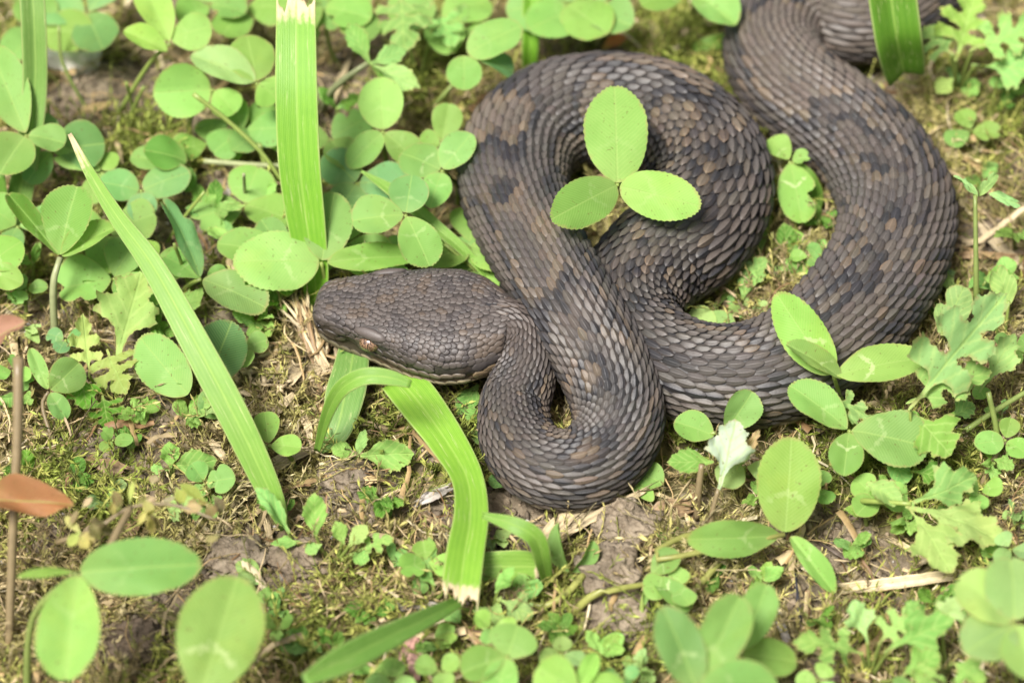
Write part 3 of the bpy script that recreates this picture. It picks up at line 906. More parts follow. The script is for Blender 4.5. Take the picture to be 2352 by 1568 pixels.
TPL_CL = [triangulate(clover_outline(s, a, b, nt), 0.10) for s, a, b, nt in ((1, .75, .5, .02), (2, .62, .5, .05), (3, .85, .48, .02), (4, .7, .55, .0), (5, 1.0, .5, .06), (6, .55, .58, .01), (7, .9, .42, .03))]
TPL_LONG = [triangulate(clover_outline(11, .62, .62, 0.0), 0.09)]
TPL_BITE = [triangulate(clover_outline(s, .7, .5, .02, True), 0.10) for s in (21, 25, 27, 29)]
TPL_LB = [triangulate(lobed_outline(s, LOBE), 0.07) for s in (31, 32, 33)]
TPL_L2 = [triangulate(lobed_outline(s, LOBE2), 0.07) for s in (41, 42, 43)]
TPL_L3 = [triangulate(lobed_outline(s, LOBE3), 0.07) for s in (51, 52)]

TINT = {'lime': (0.238, 0.415, 0.096), 'mid': (0.205, 0.382, 0.098), 'blue': (0.150, 0.315, 0.112), 'deep': (0.105, 0.235, 0.034), 'yell': (0.310, 0.425, 0.110),
        'pale': (0.285, 0.420, 0.142), 'white': (0.42, 0.45, 0.37), 'grey': (0.230, 0.370, 0.125)}

def leaf(name, parent, tpl, B, T, width, n=None, fold=12, arc=0.05, roll=0, tint='mid', mat=None, wave=0.035, mark=0.6, twist=0, rim=0.05, cup=None):
    """one blade from B to T; width in cm; n = preferred facing"""
    V2, F, d = tpl
    B, T = np.asarray(B, float), np.asarray(T, float)
    L = np.linalg.norm(T - B); a = (T - B) / L
    if n is None: n = nz(np.array([0, 0, 1.0]) * 0.85 - VDIR * 0.55 + rng.normal(0, .12, 3))
    sd = nz(np.cross(n, a)); up = np.cross(a, sd)
    r = rad(roll); sd, up = sd * math.cos(r) + up * math.sin(r), up * math.cos(r) - sd * math.sin(r)
    x, y = V2[:, 0], V2[:, 1]
    yy = y / max(1e-6, np.abs(V2[:, 1]).max() * 2)      # -.5 .. .5
    f = rad(fold)
    ph = rng.uniform(0, 6.28, 3)
    if cup is None: cup = rng.uniform(-.06, .10)
    h = np.abs(yy) * width * math.sin(f) + arc * L * 4 * x * (1 - x) - 0.10 * width * (2 * yy) ** 2 * (0.6)
    h = h + wave * L * (np.sin(x * 5 + ph[0]) * yy * 2 + 0.6 * np.sin(x * 9 + yy * 7 + ph[1]) * np.abs(yy) * 2)
    rum = (fbm(x * 5 + ph[0] * 9, yy * 5 + ph[1] * 9, 7, 3) - .5) * (2.2 if (mat is M_LOBED) else .9) * wave * L
    h = h + rum + cup * width * (2 * yy) ** 2
    off = yy * width * math.cos(f)
    if twist:
        tw = rad(twist) * x
        off, h = off * np.cos(tw) - h * np.sin(tw), off * np.sin(tw) + h * np.cos(tw)
    V = B + a * (x * L)[:, None] + sd * off[:, None] + up * h[:, None]
    e = np.clip(1 - d / rim, 0, 1)
    c = np.array(TINT[tint]) if isinstance(tint, str) else np.array(tint)
    c = c * rng.uniform(.74, 1.14) * np.array([rng.uniform(.90, 1.08), 1, rng.uniform(.8, 1.15)])
    o = mesh(name, V, F, mat or M_CLOVER, parent, vec=np.column_stack([x, yy * 2, e]), colr=np.tile(c, (len(V), 1)), flt=mark * rng.uniform(.4, 1.2))
    return o

def wcm(wpx, B, T, n=None):
    """apparent pixel width -> cm, allowing for the tilt of the blade"""
    a = nz(T - B)
    if n is None: n = nz(np.array([0, 0, 1.0]) * 0.85 - VDIR * 0.55)
    sd = nz(np.cross(n, a)); f = np.linalg.norm(sd - (sd @ VDIR) * VDIR)
    return wpx / pxcm((B + T) / 2) / max(f, 0.6)

STEM_C = {'lime': (0.23, 0.30, 0.07), 'mid': (0.20, 0.26, 0.07), 'yell': (0.28, 0.29, 0.08), 'brown': (0.22, 0.17, 0.09), 'pale': (0.30, 0.33, 0.16), 'white': (0.42, 0.42, 0.30)}
def stem(parent, pts, r0, r1, c='mid', name='stem', sides=8):
    pts = np.asarray(pts, float)
    V, F, vec = tube(pts, np.linspace(r0, r1, len(pts)), sides)
    cc = np.array(STEM_C[c]) * rng.uniform(.85, 1.1)
    return mesh(name, V, F, M_STEM, parent, colr=np.tile(cc, (len(V), 1)))

def clover(label, c, leaves, root=None, tint='mid', group=None, sr=0.055, stem_c='lime', via=None, fold=14, mark=0.6, name='clover_leaf'):
    """c = (px, py, height) where the leaflets meet; leaves = (tip px, tip py, tip height, width px[, options])"""
    C = P(*c)
    if root is None:
        R = np.array([C[0] + rng.uniform(-.6, .6), C[1] + rng.uniform(0.1, 1.0), 0.0]); R[2] = ground_z(R[0], R[1]) - .05
    else:
        R = G(*root) - np.array([0, 0, .05])
    t = thing(name, R, label, 'clover', group)
    mids = [P(*m) for m in via] if via else [R * .55 + C * .45 + np.array([rng.uniform(-.2, .2), rng.uniform(-.1, .25), 0])]
    stem(t, [R] + mids + [C - np.array([0, 0, .015])], sr * 1.15, sr * .8, stem_c)
    for lv in leaves:
        tx, ty, tz, w = lv[:4]
        opt = dict(lv[4]) if len(lv) > 4 else {}
        T = P(tx, ty, tz)
        if 'b' in opt: B = P(*opt.pop('b'))
        else: B = C + nz(T - C) * 0.05
        tp = opt.pop('tpl', None)
        n = opt.get('n')
        if n is not None: opt['n'] = n = nz(np.array(n, float))
        w_ = wcm(w, B, T, n)
        leaf('leaflet', t, tp or (TPL_BITE[rng.integers(len(TPL_BITE))] if group and rng.random() < .16 else TPL_CL[rng.integers(len(TPL_CL))] if group else TPL_CL[(0, 5, 3, 5)[rng.integers(4)]]), B, T, w_, tint=opt.pop('tint', tint), fold=opt.pop('fold', fold + rng.uniform(-9, 10)), mark=opt.pop('mark', mark), **opt)
    return t

CAMN = -VDIR
exec_order = []
LAND = [(170, 140, 'by the whitish stone'), (60, 300, 'beside the narrow upright blade'), (680, 60, 'beside the torn top of the broad blade'), (690, 330, 'behind the middle of the broad blade'), (720, 560, 'at the foot of the broad blade'),
        (220, 420, 'near the dry tip of the leaning blade'), (420, 720, 'along the leaning blade'), (600, 1080, 'at the foot of the leaning blade'), (810, 200, 'near the arched pale stalk'), (1060, 420, 'against the upper coil'), (1350, 60, 'behind the upper coil'), (1215, 60, 'by the thin upright blade'),
        (540, 375, 'around the horizontal cut stalk'), (430, 570, 'by the chewed curled clover'), (300, 780, 'among the pale yellow lobed leaves'), (660, 850, 'in the straw tangle before the snout'), (1000, 560, 'behind the snake head'), (1100, 600, 'between the snake head and the upper coil'), (2080, 100, 'by the dark folded blade'),
        (2250, 450, 'near the wilted thin stalk'), (2250, 640, 'by the looped dry root'), (1800, 420, 'between the two coils'), (1740, 680, 'in the hollow of the lower coil'), (2150, 850, 'around the felted lobed leaf'), (2170, 1150, 'around the broad pale herb leaf'), (2060, 1330, 'by the long flat straw'), (1990, 1500, 'by the herb rosette'),
        (1420, 1300, 'by the grey soil clods'), (1650, 1450, 'by the overlapping blurred leaflets'), (1180, 1490, 'under the torn blade end'), (900, 1470, 'along the sweeping blurred leaf'), (800, 1150, 'by the dark damp soil lump'), (500, 1450, 'by the large pale oval leaflet'), (180, 1300, 'by the big blurred clover'), (110, 900, 'by the small hooked clover'),
        (420, 1050, 'by the tiny toothed seedling'), (60, 1100, 'by the orange dead leaf'), (390, 90, 'by the high wide clover leaf'), (400, 220, 'around the pierced round leaflet'), (330, 450, 'by the blue green clover'), (140, 620, 'by the tall pale curved stalk'), (950, 80, 'by the feathery lobed leaf'), (1600, 30, 'by the leaf over the top edge')]
def near(a, b): return min(LAND, key=lambda l: (l[0] - a) ** 2 + (l[1] - b) ** 2)[2]
ADJ = {'mid': 'green', 'lime': 'bright lime', 'blue': 'bluish green', 'deep': 'dark green', 'pale': 'pale green', 'yell': 'yellowish'}
# ------------------------------------------------------------------ clovers
# in front of the coils
clover('large three part clover leaf standing up over the middle of the coiled snake', (1418, 424, 3.4),
       [(1411, 199, 4.0, 152, {'n': (0, -.6, .8), 'fold': 6, 'tpl': TPL_CL[5]}), (1267, 503, 3.7, 114, {'n': (0.1, -.6, .8), 'fold': 6, 'tpl': TPL_CL[5]}), (1609, 474, 3.3, 116, {'n': (-.1, -.6, .8), 'fold': 8, 'tpl': TPL_CL[5], 'b': (1424, 428, 3.4)})],
       root=(1400, 430), tint='lime', mark=0.25)
clover('clover leaf of round leaflets with one shaded leaflet, beside the broad upright grass blade', (932, 493, 2.5),
       [(946, 402, 2.9, 96, {'tint': 'blue', 'fold': 4}), (808, 507, 2.5, 100, {}), (986, 612, 2.0, 105, {})], tint='mid', root=(985, 640))  # first leaflet: shade from its tilt is put into the darker tint
clover('clover leaf touching the outer edge of the upper snake coil', (1015, 392, 2.2),
       [(921, 352, 2.2, 92, {}), (1084, 308, 2.6, 82, {}), (988, 478, 1.9, 78, {})], tint='mid', root=(1050, 480))
clover('pale clover leaf directly behind the snake head at the foot of the broad grass blade', (738, 602, 1.5),
       [(536, 603, 1.7, 142, {'fold': 8}), (768, 442, 2.2, 118, {'fold': 8}), (958, 590, 1.3, 66, {'fold': 26, 'b': (752, 602, 1.5)})], tint='lime', root=(730, 690))
clover('broad clover leaflets half hidden under the pale leaf behind the snake head', (652, 585, 1.1),
       [(500, 560, 1.2, 88, {}), (600, 505, 1.4, 80, {}), (660, 680, .9, 66, {'tint': 'deep'})], tint='mid')
clover('insect-chewed clover leaf with a curled upright leaflet and torn edges', (462, 640, 1.4),
       [(368, 456, 2.3, 96, {'tpl': TPL_BITE[0], 'fold': 24, 'roll': 38, 'tint': 'blue', 'rim': .12, 'twist': 30}), (612, 708, 1.2, 100, {'tpl': TPL_BITE[1], 'tint': 'grey', 'rim': .12}), (378, 590, 1.1, 92, {'tint': 'mid'}), ],
       root=(420, 665), via=[(440, 650, 1.1)], tint='mid', sr=.06)
clover('folded clover leaf on a tall pale curved stalk beside the long leaning grass blade', (138, 590, 2.1),
       [(20, 447, 2.5, 70, {'fold': 46, 'tint': 'deep'}), (178, 428, 3.1, 132, {'n': (-.3, -.9, .4), 'tint': 'mid'}), (268, 520, 2.4, 78, {'fold': 38, 'tint': 'lime'})],
       root=(128, 805), via=[(122, 660, 1.6)], tint='lime', stem_c='pale', sr=.085)
clover('clover leaf cut by the edge of the view next to the tall stalk', (-40, 620, 1.8), [(48, 555, 2.0, 95, {}), (52, 650, 1.6, 62, {}), (-120, 560, 1.9, 90)], tint='lime')
clover('small blue green clover leaf lying low among stems behind the leaning grass blade', (324, 438, 1.4),
       [(226, 418, 1.5, 78, {}), (437, 396, 1.6, 86, {}), (330, 512, 1.2, 76, {})], tint='blue', mark=.3, fold=6)
clover('small clover leaf with a drooping third leaflet on a hooked stalk over bare moss', (112, 898, 1.1),
       [(70, 800, 1.5, 46, {'fold': 34}), (182, 832, 1.5, 92, {'n': (.2, -.8, .5)}), (152, 962, .6, 54, {'fold': 28})], root=(128, 1030), via=[(98, 935, .8)], tint='mid', sr=.05, stem_c='brown')
clover('clover leaf of two broad leaflets between the leaning blade and the pale lobed leaves', (470, 888, 1.0),
       [(322, 775, 1.4, 118, {'b': (432, 905, .9), 'n': (0, -.7, .7), 'fold': 10}), (532, 738, 1.9, 128, {'n': (.1, -.85, .45), 'tint': 'blue', 'fold': 8}), (500, 960, .5, 70)], root=(470, 930), tint='mid', mark=.4)
clover('tiny clover leaf at the foot of the leaning grass blade', (618, 1022, 1.0), [(608, 945, 1.3, 64, {}), (692, 1028, 1.1, 58, {}), (560, 1050, .9, 50)], tint='lime', mark=.2)
clover('clover leaf with a tall leaflet and a narrow folded one against the lower coil', (1915, 862, 2.2),
       [(1784, 674, 3.2, 108, {'n': (-.2, -.8, .6), 'fold': 10, 'mark': 1.2}), (1806, 790, 2.9, 62, {'fold': 40, 'b': (1935, 870, 2.1), 'mark': 1.0, 'tint': 'pale'}), (2124, 822, 2.3, 92, {'mark': 1.3, 'fold': 10})],
       root=(1960, 960), tint='lime')
clover('wide open freckled clover leaf below the lower coil', (1950, 988, 1.7),
       [(1814, 886, 2.1, 98, {'mark': .8}), (2132, 1028, 1.6, 138, {'mark': 1.0}), (1938, 1092, 1.3, 90, {'fold': 22, 'mark': 1.1})], root=(1985, 1080), tint='mid')
clover('small clover leaf tucked against the lower flank of the snake', (1648, 992, 1.2),
       [(1549, 968, 1.2, 76, {'b': (1640, 1000, 1.1)}), (1728, 898, 1.9, 94, {'n': (.1, -.85, .5), 'b': (1668, 985, 1.2)})], root=(1560, 1000), via=[(1590, 1000, .8)], tint='mid', mark=.3)
clover('clover leaf with tall oval leaflet and serrated upturned side leaflet before the coil', (1802, 1226, 1.2),
       [(1817, 1004, 2.3, 152, {'n': (0, -.85, .55), 'fold': 6}), (1579, 1238, 1.5, 92, {'fold': 10, 'n': (-.1, -.75, .65), 'tint': 'lime', 'b': (1792, 1228, 1.2)}), (1916, 1362, .5, 72, {'fold': 44, 'b': (1815, 1232, 1.2)})],
       root=(1462, 1500), via=[(1690, 1236, .75), (1580, 1228, 1.1), (1502, 1285, 1.3)], tint='lime', sr=.075, stem_c='yell', mark=.8)
clover('young heart shaped clover leaflet hanging beside an arched stalk on grey soil', (1492, 1320, 1.0),
       [(1560, 1268, 1.3, 62, {'mark': .8}), (1586, 1400, .8, 66, {'mark': 1.2}), (1480, 1390, .9, 24, {'fold': 40})], root=(1478, 1440), tint='mid')
clover('single clover leaflet peeking out behind the front loop of the snake', (1440, 1085, .5), [(1522, 1112, .5, 66, {'b': (1460, 1078, .5)}), (1500, 1150, .4, 40)], root=(1470, 1110), tint='mid', mark=0)
clover('folded young clover leaf opening beside the split straw', (1310, 1318, .5), [(1284, 1200, 1.3, 52, {'fold': 48, 'n': (-.7, -.5, .4)}), (1362, 1240, 1.1, 50, {'fold': 40, 'n': (.6, -.6, .4)})], root=(1330, 1370), tint='mid', mark=.2)
clover('pale clover leaf lying flat in the gap between the two coils', (1640, 745, .35), [(1592, 706, .5, 62, {'b': (1640, 770, .3)}), (1690, 752, .4, 70, {'b': (1615, 745, .35)})], root=(1640, 745), tint='pale', mark=0)
clover('ragged clover leaf with yellow scars standing between the coils', (1815, 370, 1.5),
       [(1768, 318, 1.7, 64, {}), (1862, 362, 1.7, 46, {'fold': 36, 'tpl': TPL_BITE[0]}), (1842, 512, .9, 92, {'tpl': TPL_BITE[1], 'rim': .1, 'mark': 1.3}), (1880, 480, .6, 70, {'tint': 'deep'})], root=(1800, 480), tint='lime')
# foreground, out of focus
clover('big blurred clover leaf with a shaded upper half, low at the picture corner', (178, 1314, 3.6),
       [(152, 1562, 3.0, 168, {'n': (0, -.6, .8), 'tint': 'mid', 'fold': 22}), (462, 1296, 3.5, 150, {'n': (0, -.5, .85), 'tint': 'mid', 'fold': 26}), (40, 1326, 3.7, 30, {'fold': 45, 'tint': 'lime'})], root=(60, 1640), via=[(75, 1420, 2.4)], tint='mid', sr=.075, stem_c='mid', mark=.2)
clover('large pale oval clover leaflet with a faint chevron rising from below the frame', (455, 1610, 3.2), [(545, 1326, 4.0, 212, {'n': (0, -.75, .65), 'fold': 18}), (330, 1660, 3.1, 120), (570, 1680, 3.0, 130)], root=(470, 1700), tint='lime', mark=1.3)
clover('blurred clover leaf of three overlapping upright leaflets at the bottom edge', (1600, 1580, 3.0),
       [(1522, 1392, 4.0, 118, {'n': (.3, -.85, .4), 'tint': 'blue', 'fold': 20}), (1700, 1368, 3.9, 128, {'n': (-.2, -.8, .5), 'tint': 'lime'}), (1790, 1600, 2.9, 180, {'tint': 'mid', 'n': (0, -.7, .7)})], root=(1600, 1680), tint='mid', mark=.9)
clover('holed clover leaflet behind the three overlapping blurred ones', (1700, 1500, 2.0), [(1762, 1340, 2.9, 96, {'n': (-.1, -.8, .5)}), (1830, 1520, 1.7, 90)], root=(1715, 1590), tint='mid', mark=.1)
clover('blurred round clover leaf near the bottom edge beside the torn grass blade', (1165, 1505, 1.9),
       [(1190, 1435, 2.1, 118, {'b': (1165, 1512, 1.8)}), (1060, 1545, 1.8, 88, {}), (1130, 1640, 1.6, 90, {})], root=(1190, 1600), tint='mid', mark=.4)
clover('blurred round clover leaf just under the round one by the torn blade', (1330, 1590, 2.0), [(1235, 1530, 2.3, 118, {'n': (0, -.7, .7)}), (1370, 1500, 2.2, 60, {'fold': 40}), (1440, 1590, 2.0, 90)], root=(1340, 1660), tint='lime', mark=.1)
clover('very blurred pale leaf cluster in the lower corner over the straw', (2330, 1430, 3.4), [(2200, 1330, 3.8, 140, {'tpl': TPL_CL[1]}), (2320, 1280, 3.9, 150, {'tpl': TPL_CL[1]}), (2215, 1500, 3.4, 130, {}), (2380, 1560, 3.2, 150)], root=(2330, 1600), tint='pale', mark=0)
# behind the broad blade, going back
BK = 'clover leaves crowding behind the upright grass blades'
LB = 'soft green clover leaf in the crowd behind the upright grass blades'
clover('upright clover leaflet with two low ones beside the arched pale stalk', (880, 302, 2.1), [(872, 178, 2.8, 108, {'n': (0, -.85, .5)}), (800, 385, 1.6, 70, {}), (968, 380, 1.6, 78, {})], root=(895, 400), tint='lime', mark=.2)
clover('round clover leaflet pierced by a thin cut stalk', (490, 205, 2.3), [(352, 214, 2.4, 138, {'n': (0, -.7, .7)}), (540, 260, 2.0, 80), ], root=(430, 330), tint='lime', mark=0)
clover('clover leaf of wide leaflets held high on a leaning stalk near the pale stone', (390, 100, 3.0), [(284, 72, 3.3, 62, {'b': (385, 118, 2.9), 'fold': 30}), (330, -30, 3.6, 90, {}), (486, 62, 3.3, 92, {'b': (392, 90, 3.0)}), ], root=(255, 285), via=[(340, 150, 2.2)], tint='lime', mark=.2)
clover('pale folded clover leaf beside the torn top of the broad blade', (590, 190, 2.6), [(440, 128, 2.9, 86, {'fold': 24, 'tint': 'pale'}), (566, 82, 3.1, 112, {}), (640, 230, 2.3, 90, {}), (655, 215, 2.2, 30, {'tint': 'deep', 'fold': 40})], root=(600, 340), tint='lime', mark=0)
clover('two plump clover leaflets in front of the thin upright blade behind the coil', (1092, 132, 2.6), [(1198, 60, 3.0, 96, {'b': (1075, 125, 2.6)}), (1066, 208, 2.1, 86, {'b': (1066, 128, 2.6), 'n': (0, -.8, .6)}), (1180, 165, 2.0, 66, {'tint': 'blue'})], root=(1010, 250), tint='mid', mark=.2)
clover('clover leaflet leaning on the outer curve of the upper coil', (1015, 330, 1.6), [(1032, 238, 2.2, 80, {'n': (0, -.8, .6)}), (958, 330, 1.5, 60)], root=(1020, 380), tint='lime', mark=0)
clover('large clover leaf behind the narrow upright blade at the side of the view', (60, 310, 2.6), [(-20, 110, 3.5, 120, {'n': (0.1, -.8, .6)}), (0, 400, 2.2, 130, {}), (150, 330, 2.5, 80)], root=(70, 430), tint='mid', mark=0)
clover('broad flat clover leaf with a smooth rim between the leaning and the narrow blade', (120, 345, 1.9), [(240, 330, 1.9, 128, {'n': (0, -.6, .8)}), (90, 260, 2.2, 70), (60, 420, 1.5, 70)], root=(140, 430), tint='blue', mark=0)
clover('chewed clover leaf with a bitten lobe beside the dry leaning tip', (235, 395, 1.5), [(120, 350, 1.9, 60, {'tpl': TPL_BITE[0], 'fold': 28}), (205, 470, 1.3, 66, {'tpl': TPL_BITE[1]}), (262, 350, 1.6, 50)], root=(230, 500), tint='lime', mark=0)
clover('green clover leaf growing over the top edge behind the upper coil', (1590, -18, 2.6), [(1470, 10, 2.7, 90, {'b': (1570, -20, 2.6)}), (1690, 58, 2.3, 110, {}), (1610, -120, 3.0, 90)], root=(1600, 60), tint='lime', mark=.8)
clover('dark clover leaf with an arched back over the stalks behind the leaning blade', (395, 375, 1.3), [(330, 345, 1.9, 96, {'b': (430, 370, 1.5), 'tint': 'deep', 'fold': 20}), (300, 360, 1.3, 60, {'tint': 'mid'}), (440, 440, 1.0, 60, {'tint': 'deep'})], root=(390, 430), tint='deep', mark=0)
bkc = [(200, 30, 1.8), (90, 70, 1.6), (560, 20, 2.0), (480, 10, 2.3), (800, 30, 2.2), (745, 15, 2.4), (760, 320, 1.4), (820, 420, 1.4), (1010, 40, 1.6), (560, 300, 1.3), (610, 300, 1.1), (480, 330, 1.0), (1330, 20, 1.8),
       (40, 520, 1.2), (250, 540, .9), (350, 610, .9), (260, 640, 1.0), (560, 470, .9), (790, 560, .9), (880, 600, 1.0), (1080, 560, .9), (1100, 620, .7), (1300, 10, 2.0)]
for q, (a, b, z) in enumerate(bkc):
    an = rng.uniform(0, 6.28); sz = rng.uniform(85, 140)
    lv = []
    for k in range(3):
        t = an + k * 2.09 + rng.uniform(-.2, .2)
        lv.append((a + sz * math.cos(t), b - sz * .62 * math.sin(t) * 1.1, z + rng.uniform(-.15, .35) + .25 * max(0, math.sin(t)), sz * rng.uniform(.72, .95)))
    tn = random.choice(['mid', 'lime', 'blue', 'lime', 'mid'])
    clover(ADJ[tn] + ' clover leaf in the crowd, ' + near(a, b), (a, b, z), lv, tint=tn, group=BK, mark=.2)

for q, (a, b, z) in enumerate([(60, 665, 1.0), (215, 615, .9), (330, 690, .8), (520, 650, 1.0), (560, 800, .8), (395, 850, .8), (150, 780, .8), (30, 850, .9), (260, 1010, .7), (470, 1110, .7), (980, 1290, 1.0), (1130, 1440, 1.2), (1290, 1500, 1.3), (1430, 1555, 1.5), (1010, 1540, 1.4), (1545, 1350, .9),
                             (2050, 1010, 1.0), (2250, 1130, 1.1), (2320, 1260, 1.4), (2150, 1240, .9), (2240, 880, 1.1), (1880, 1120, .8), (2310, 1010, 1.1), (2010, 1140, .8), (2330, 800, 1.1), (1710, 1070, .8), (1860, 590, .9), (1880, 1560, 1.4), (2100, 1570, 1.6), (640, 1440, 1.0), (900, 1560, 1.4), (2230, 300, .9), (2320, 190, 1.0)]):
    an = rng.uniform(0, 6.28); sz = rng.uniform(44, 82); lv = []
    tn = random.choice(['mid', 'lime', 'pale', 'blue', 'lime'])
    for k in range(3):
        t = an + k * 2.09 + rng.uniform(-.25, .25)
        lv.append((a + sz * math.cos(t), b - sz * .7 * math.sin(t), z + rng.uniform(-.1, .3) + .2 * max(0, math.sin(t)), sz * rng.uniform(.7, .95)))
    clover('small ' + ADJ[tn] + ' three part clover ' + near(a, b), (a, b, z), lv, tint=tn, group='small clovers filling the gaps in the moss', mark=.5, sr=.04)
# ------------------------------------------------------------------ lobed-leaf herbs
def herb(label, root, leaves, name='lobed_herb', group=None, cat='herb', stems=None):
    """leaves: (base px, py, z, tip px, py, z, width px, options)"""
    R = G(*root) - np.array([0, 0, .05])
    t = thing(name, R, label, cat, group)
    for lv in leaves:
        B, T = P(*lv[0:3]), P(*lv[3:6]); w = lv[6]
        opt = dict(lv[7]) if len(lv) > 7 else {}
        n = opt.get('n')
        if n is not None: opt['n'] = n = nz(np.array(n, float))
        tp = opt.pop('tpl', None) or random.choice(TPL_LB + TPL_L2)
        sc = opt.pop('stem', 'lime'); st = opt.pop('st', True); vi = opt.pop('via', None); sw = opt.pop('sr', .05)
        leaf('leaf', t, tp, B, T, wcm(w, B, T, n), tint=opt.pop('tint', 'mid'), mat=M_LOBED, mark=0, fold=opt.pop('fold', rng.uniform(4, 16)), arc=opt.pop('arc', rng.uniform(.0, .1)),
             wave=opt.pop('wave', .095), rim=.03, **opt)
        if st:
            m = [P(*v) for v in vi] if vi else [R * .45 + B * .55 + np.array([0, 0, -.1])]
            stem(t, [R] + m + [B + nz(T - B) * .08], sw * 1.2, sw * .7, sc)
    return t
herb('young herb with pale yellow three lobed leaves at the foot of the leaning blade', (250, 900),
     [(262, 850, .8, 325, 622, 1.9, 170, {'tint': 'yell', 'tpl': TPL_L2[0], 'n': (0, -.75, .65)}), (245, 800, 1.0, 290, 905, .9, 128, {'tint': 'yell', 'tpl': TPL_LB[1], 'n': (0, -.8, .6), 'st': False, 'b': 0} if False else {'tint': 'yell', 'tpl': TPL_LB[1], 'n': (0, -.8, .6), 'st': False}),
      (205, 870, .7, 190, 718, 1.5, 84, {'tint': 'yell', 'tpl': TPL_LB[0]})])
herb('small glossy bright green lobed seedling on the moss', (230, 930), [(185, 850, .9, 200, 940, .5, 90, {'tint': (.13, .30, .03), 'tpl': TPL_L2[1], 'st': False}), (235, 905, .7, 250, 985, .4, 100, {'tint': (.13, .30, .03), 'tpl': TPL_LB[2]})])
herb('tiny toothed seedling with one broad leaf near the curled bark', (395, 1090), [(395, 1070, .5, 500, 1055, .8, 86, {'tpl': TPL_L3[0], 'n': (0, -.8, .6)}), (392, 1075, .5, 388, 1012, 1.0, 52, {'tpl': TPL_L3[1]}), (390, 1080, .4, 345, 1075, .5, 42)])
herb('small seedling with a flat toothed leaf beside the curved torn grass blade', (815, 1055), [(828, 1045, .4, 955, 1040, .7, 92, {'tpl': TPL_L3[0], 'n': (0, -.75, .65), 'tint': 'lime'}), (822, 1045, .4, 758, 1030, .5, 48, {'tpl': TPL_L3[1]}), (822, 1048, .4, 838, 985, .9, 36, {'tpl': TPL_L3[1]})])
herb('withered herb with a white felted leaf underside on a brown twisted stalk', (1635, 1270),
     [(1648, 1130, 1.3, 1690, 962, 2.4, 116, {'tint': 'white', 'tpl': TPL_L2[1], 'n': (.1, -.9, .4), 'stem': 'brown', 'sr': .07, 'via': [(1632, 1200, .7)]}), (1640, 1060, 1.4, 1530, 1062, 1.4, 60, {'tpl': TPL_L3[0], 'st': False, 'tint': 'mid'}), (1690, 1080, 1.4, 1745, 985, 1.8, 40, {'tint': (.36, .27, .14), 'tpl': TPL_L2[2], 'fold': 40, 'st': False})])
herb('large felted lobed leaf with folded lobes leaning over the clover', (2110, 1120),
     [(2085, 945, 2.2, 2315, 668, 3.6, 190, {'tint': 'grey', 'tpl': TPL_LB[0], 'n': (-.35, -.75, .6), 'fold': 24}), (2080, 925, 2.0, 2280, 850, 2.6, 130, {'tint': 'grey', 'tpl': TPL_LB[1], 'st': False, 'fold': 20}), (2085, 940, 2.0, 2185, 1045, 1.6, 150, {'tint': 'lime', 'tpl': TPL_L2[0], 'st': False}),
      (2250, 900, 1.8, 2330, 770, 2.2, 86, {'tint': 'pale', 'tpl': TPL_L2[1], 'st': False})])
herb('downy curled leaf unrolling between the two open clover leaves', (2000, 1010), [(1905, 905, 1.6, 2030, 980, 1.6, 70, {'tint': 'pale', 'tpl': TPL_LB[1], 'fold': 30, 'twist': 60})])
herb('broad three lobed pale herb leaf spreading beside the oval clover leaflet', (1960, 1150),
     [(2085, 1160, 1.5, 2245, 1090, 1.9, 120, {'tpl': TPL_L2[0], 'n': (0, -.8, .6), 'tint': 'mid', 'via': [(1990, 1150, 1.0)], 'sr': .07}), (2080, 1160, 1.5, 2305, 1235, 1.5, 140, {'tpl': TPL_L2[1], 'tint': 'pale', 'st': False}), (2085, 1165, 1.5, 2185, 1320, 1.3, 140, {'tpl': TPL_L2[2], 'tint': 'pale', 'st': False}),
      (1990, 1110, 1.3, 2075, 1160, 1.3, 78, {'tint': 'pale', 'tpl': TPL_L3[0], 'fold': 30, 'st': False})])
herb('herb rosette with bright toothed leaves in the lower corner by the straw', (2000, 1555),
     [(1985, 1500, 1.0, 1822, 1468, 1.5, 106, {'tpl': TPL_LB[0], 'tint': 'lime'}), (1995, 1480, 1.2, 1960, 1378, 1.9, 80, {'tpl': TPL_L2[1], 'tint': 'pale'}), (2015, 1480, 1.2, 2110, 1395, 1.8, 96, {'tpl': TPL_LB[2], 'tint': 'grey'}), (2030, 1500, 1.2, 2190, 1420, 2.2, 110, {'tpl': TPL_L2[0], 'tint': 'mid'}),
      (2060, 1560, 1.2, 2160, 1500, 1.9, 90, {'tpl': TPL_L2[2], 'tint': 'mid'})])
herb('curled seedling with an upright leaf in front of the leaning blade', (690, 1255), [(665, 1225, .9, 585, 1115, 1.7, 62, {'fold': 40, 'tpl': TPL_L3[0]}), (690, 1245, .6, 620, 1250, .7, 30, {'tpl': TPL_L3[1]})])
herb('fleshy pale green seedling of many small leaves on dark soil', (760, 1290),
     [(725, 1235, .9, 722, 1128, 1.7, 66, {'tpl': TPL_L3[0], 'n': (0, -.9, .4), 'tint': 'mid'}), (740, 1250, .8, 700, 1270, .7, 40, {'tpl': TPL_L3[1]}), (790, 1250, 1.0, 770, 1195, 1.4, 44, {'tpl': TPL_L3[1], 'tint': 'lime'}), (800, 1255, 1.0, 845, 1205, 1.4, 50, {'tpl': TPL_L3[0], 'tint': 'pale'}), (820, 1265, .9, 905, 1235, 1.2, 56, {'tpl': TPL_LB[1], 'tint': 'lime'}), (800, 1270, .8, 850, 1285, .8, 44, {'tpl': TPL_L3[1]})])
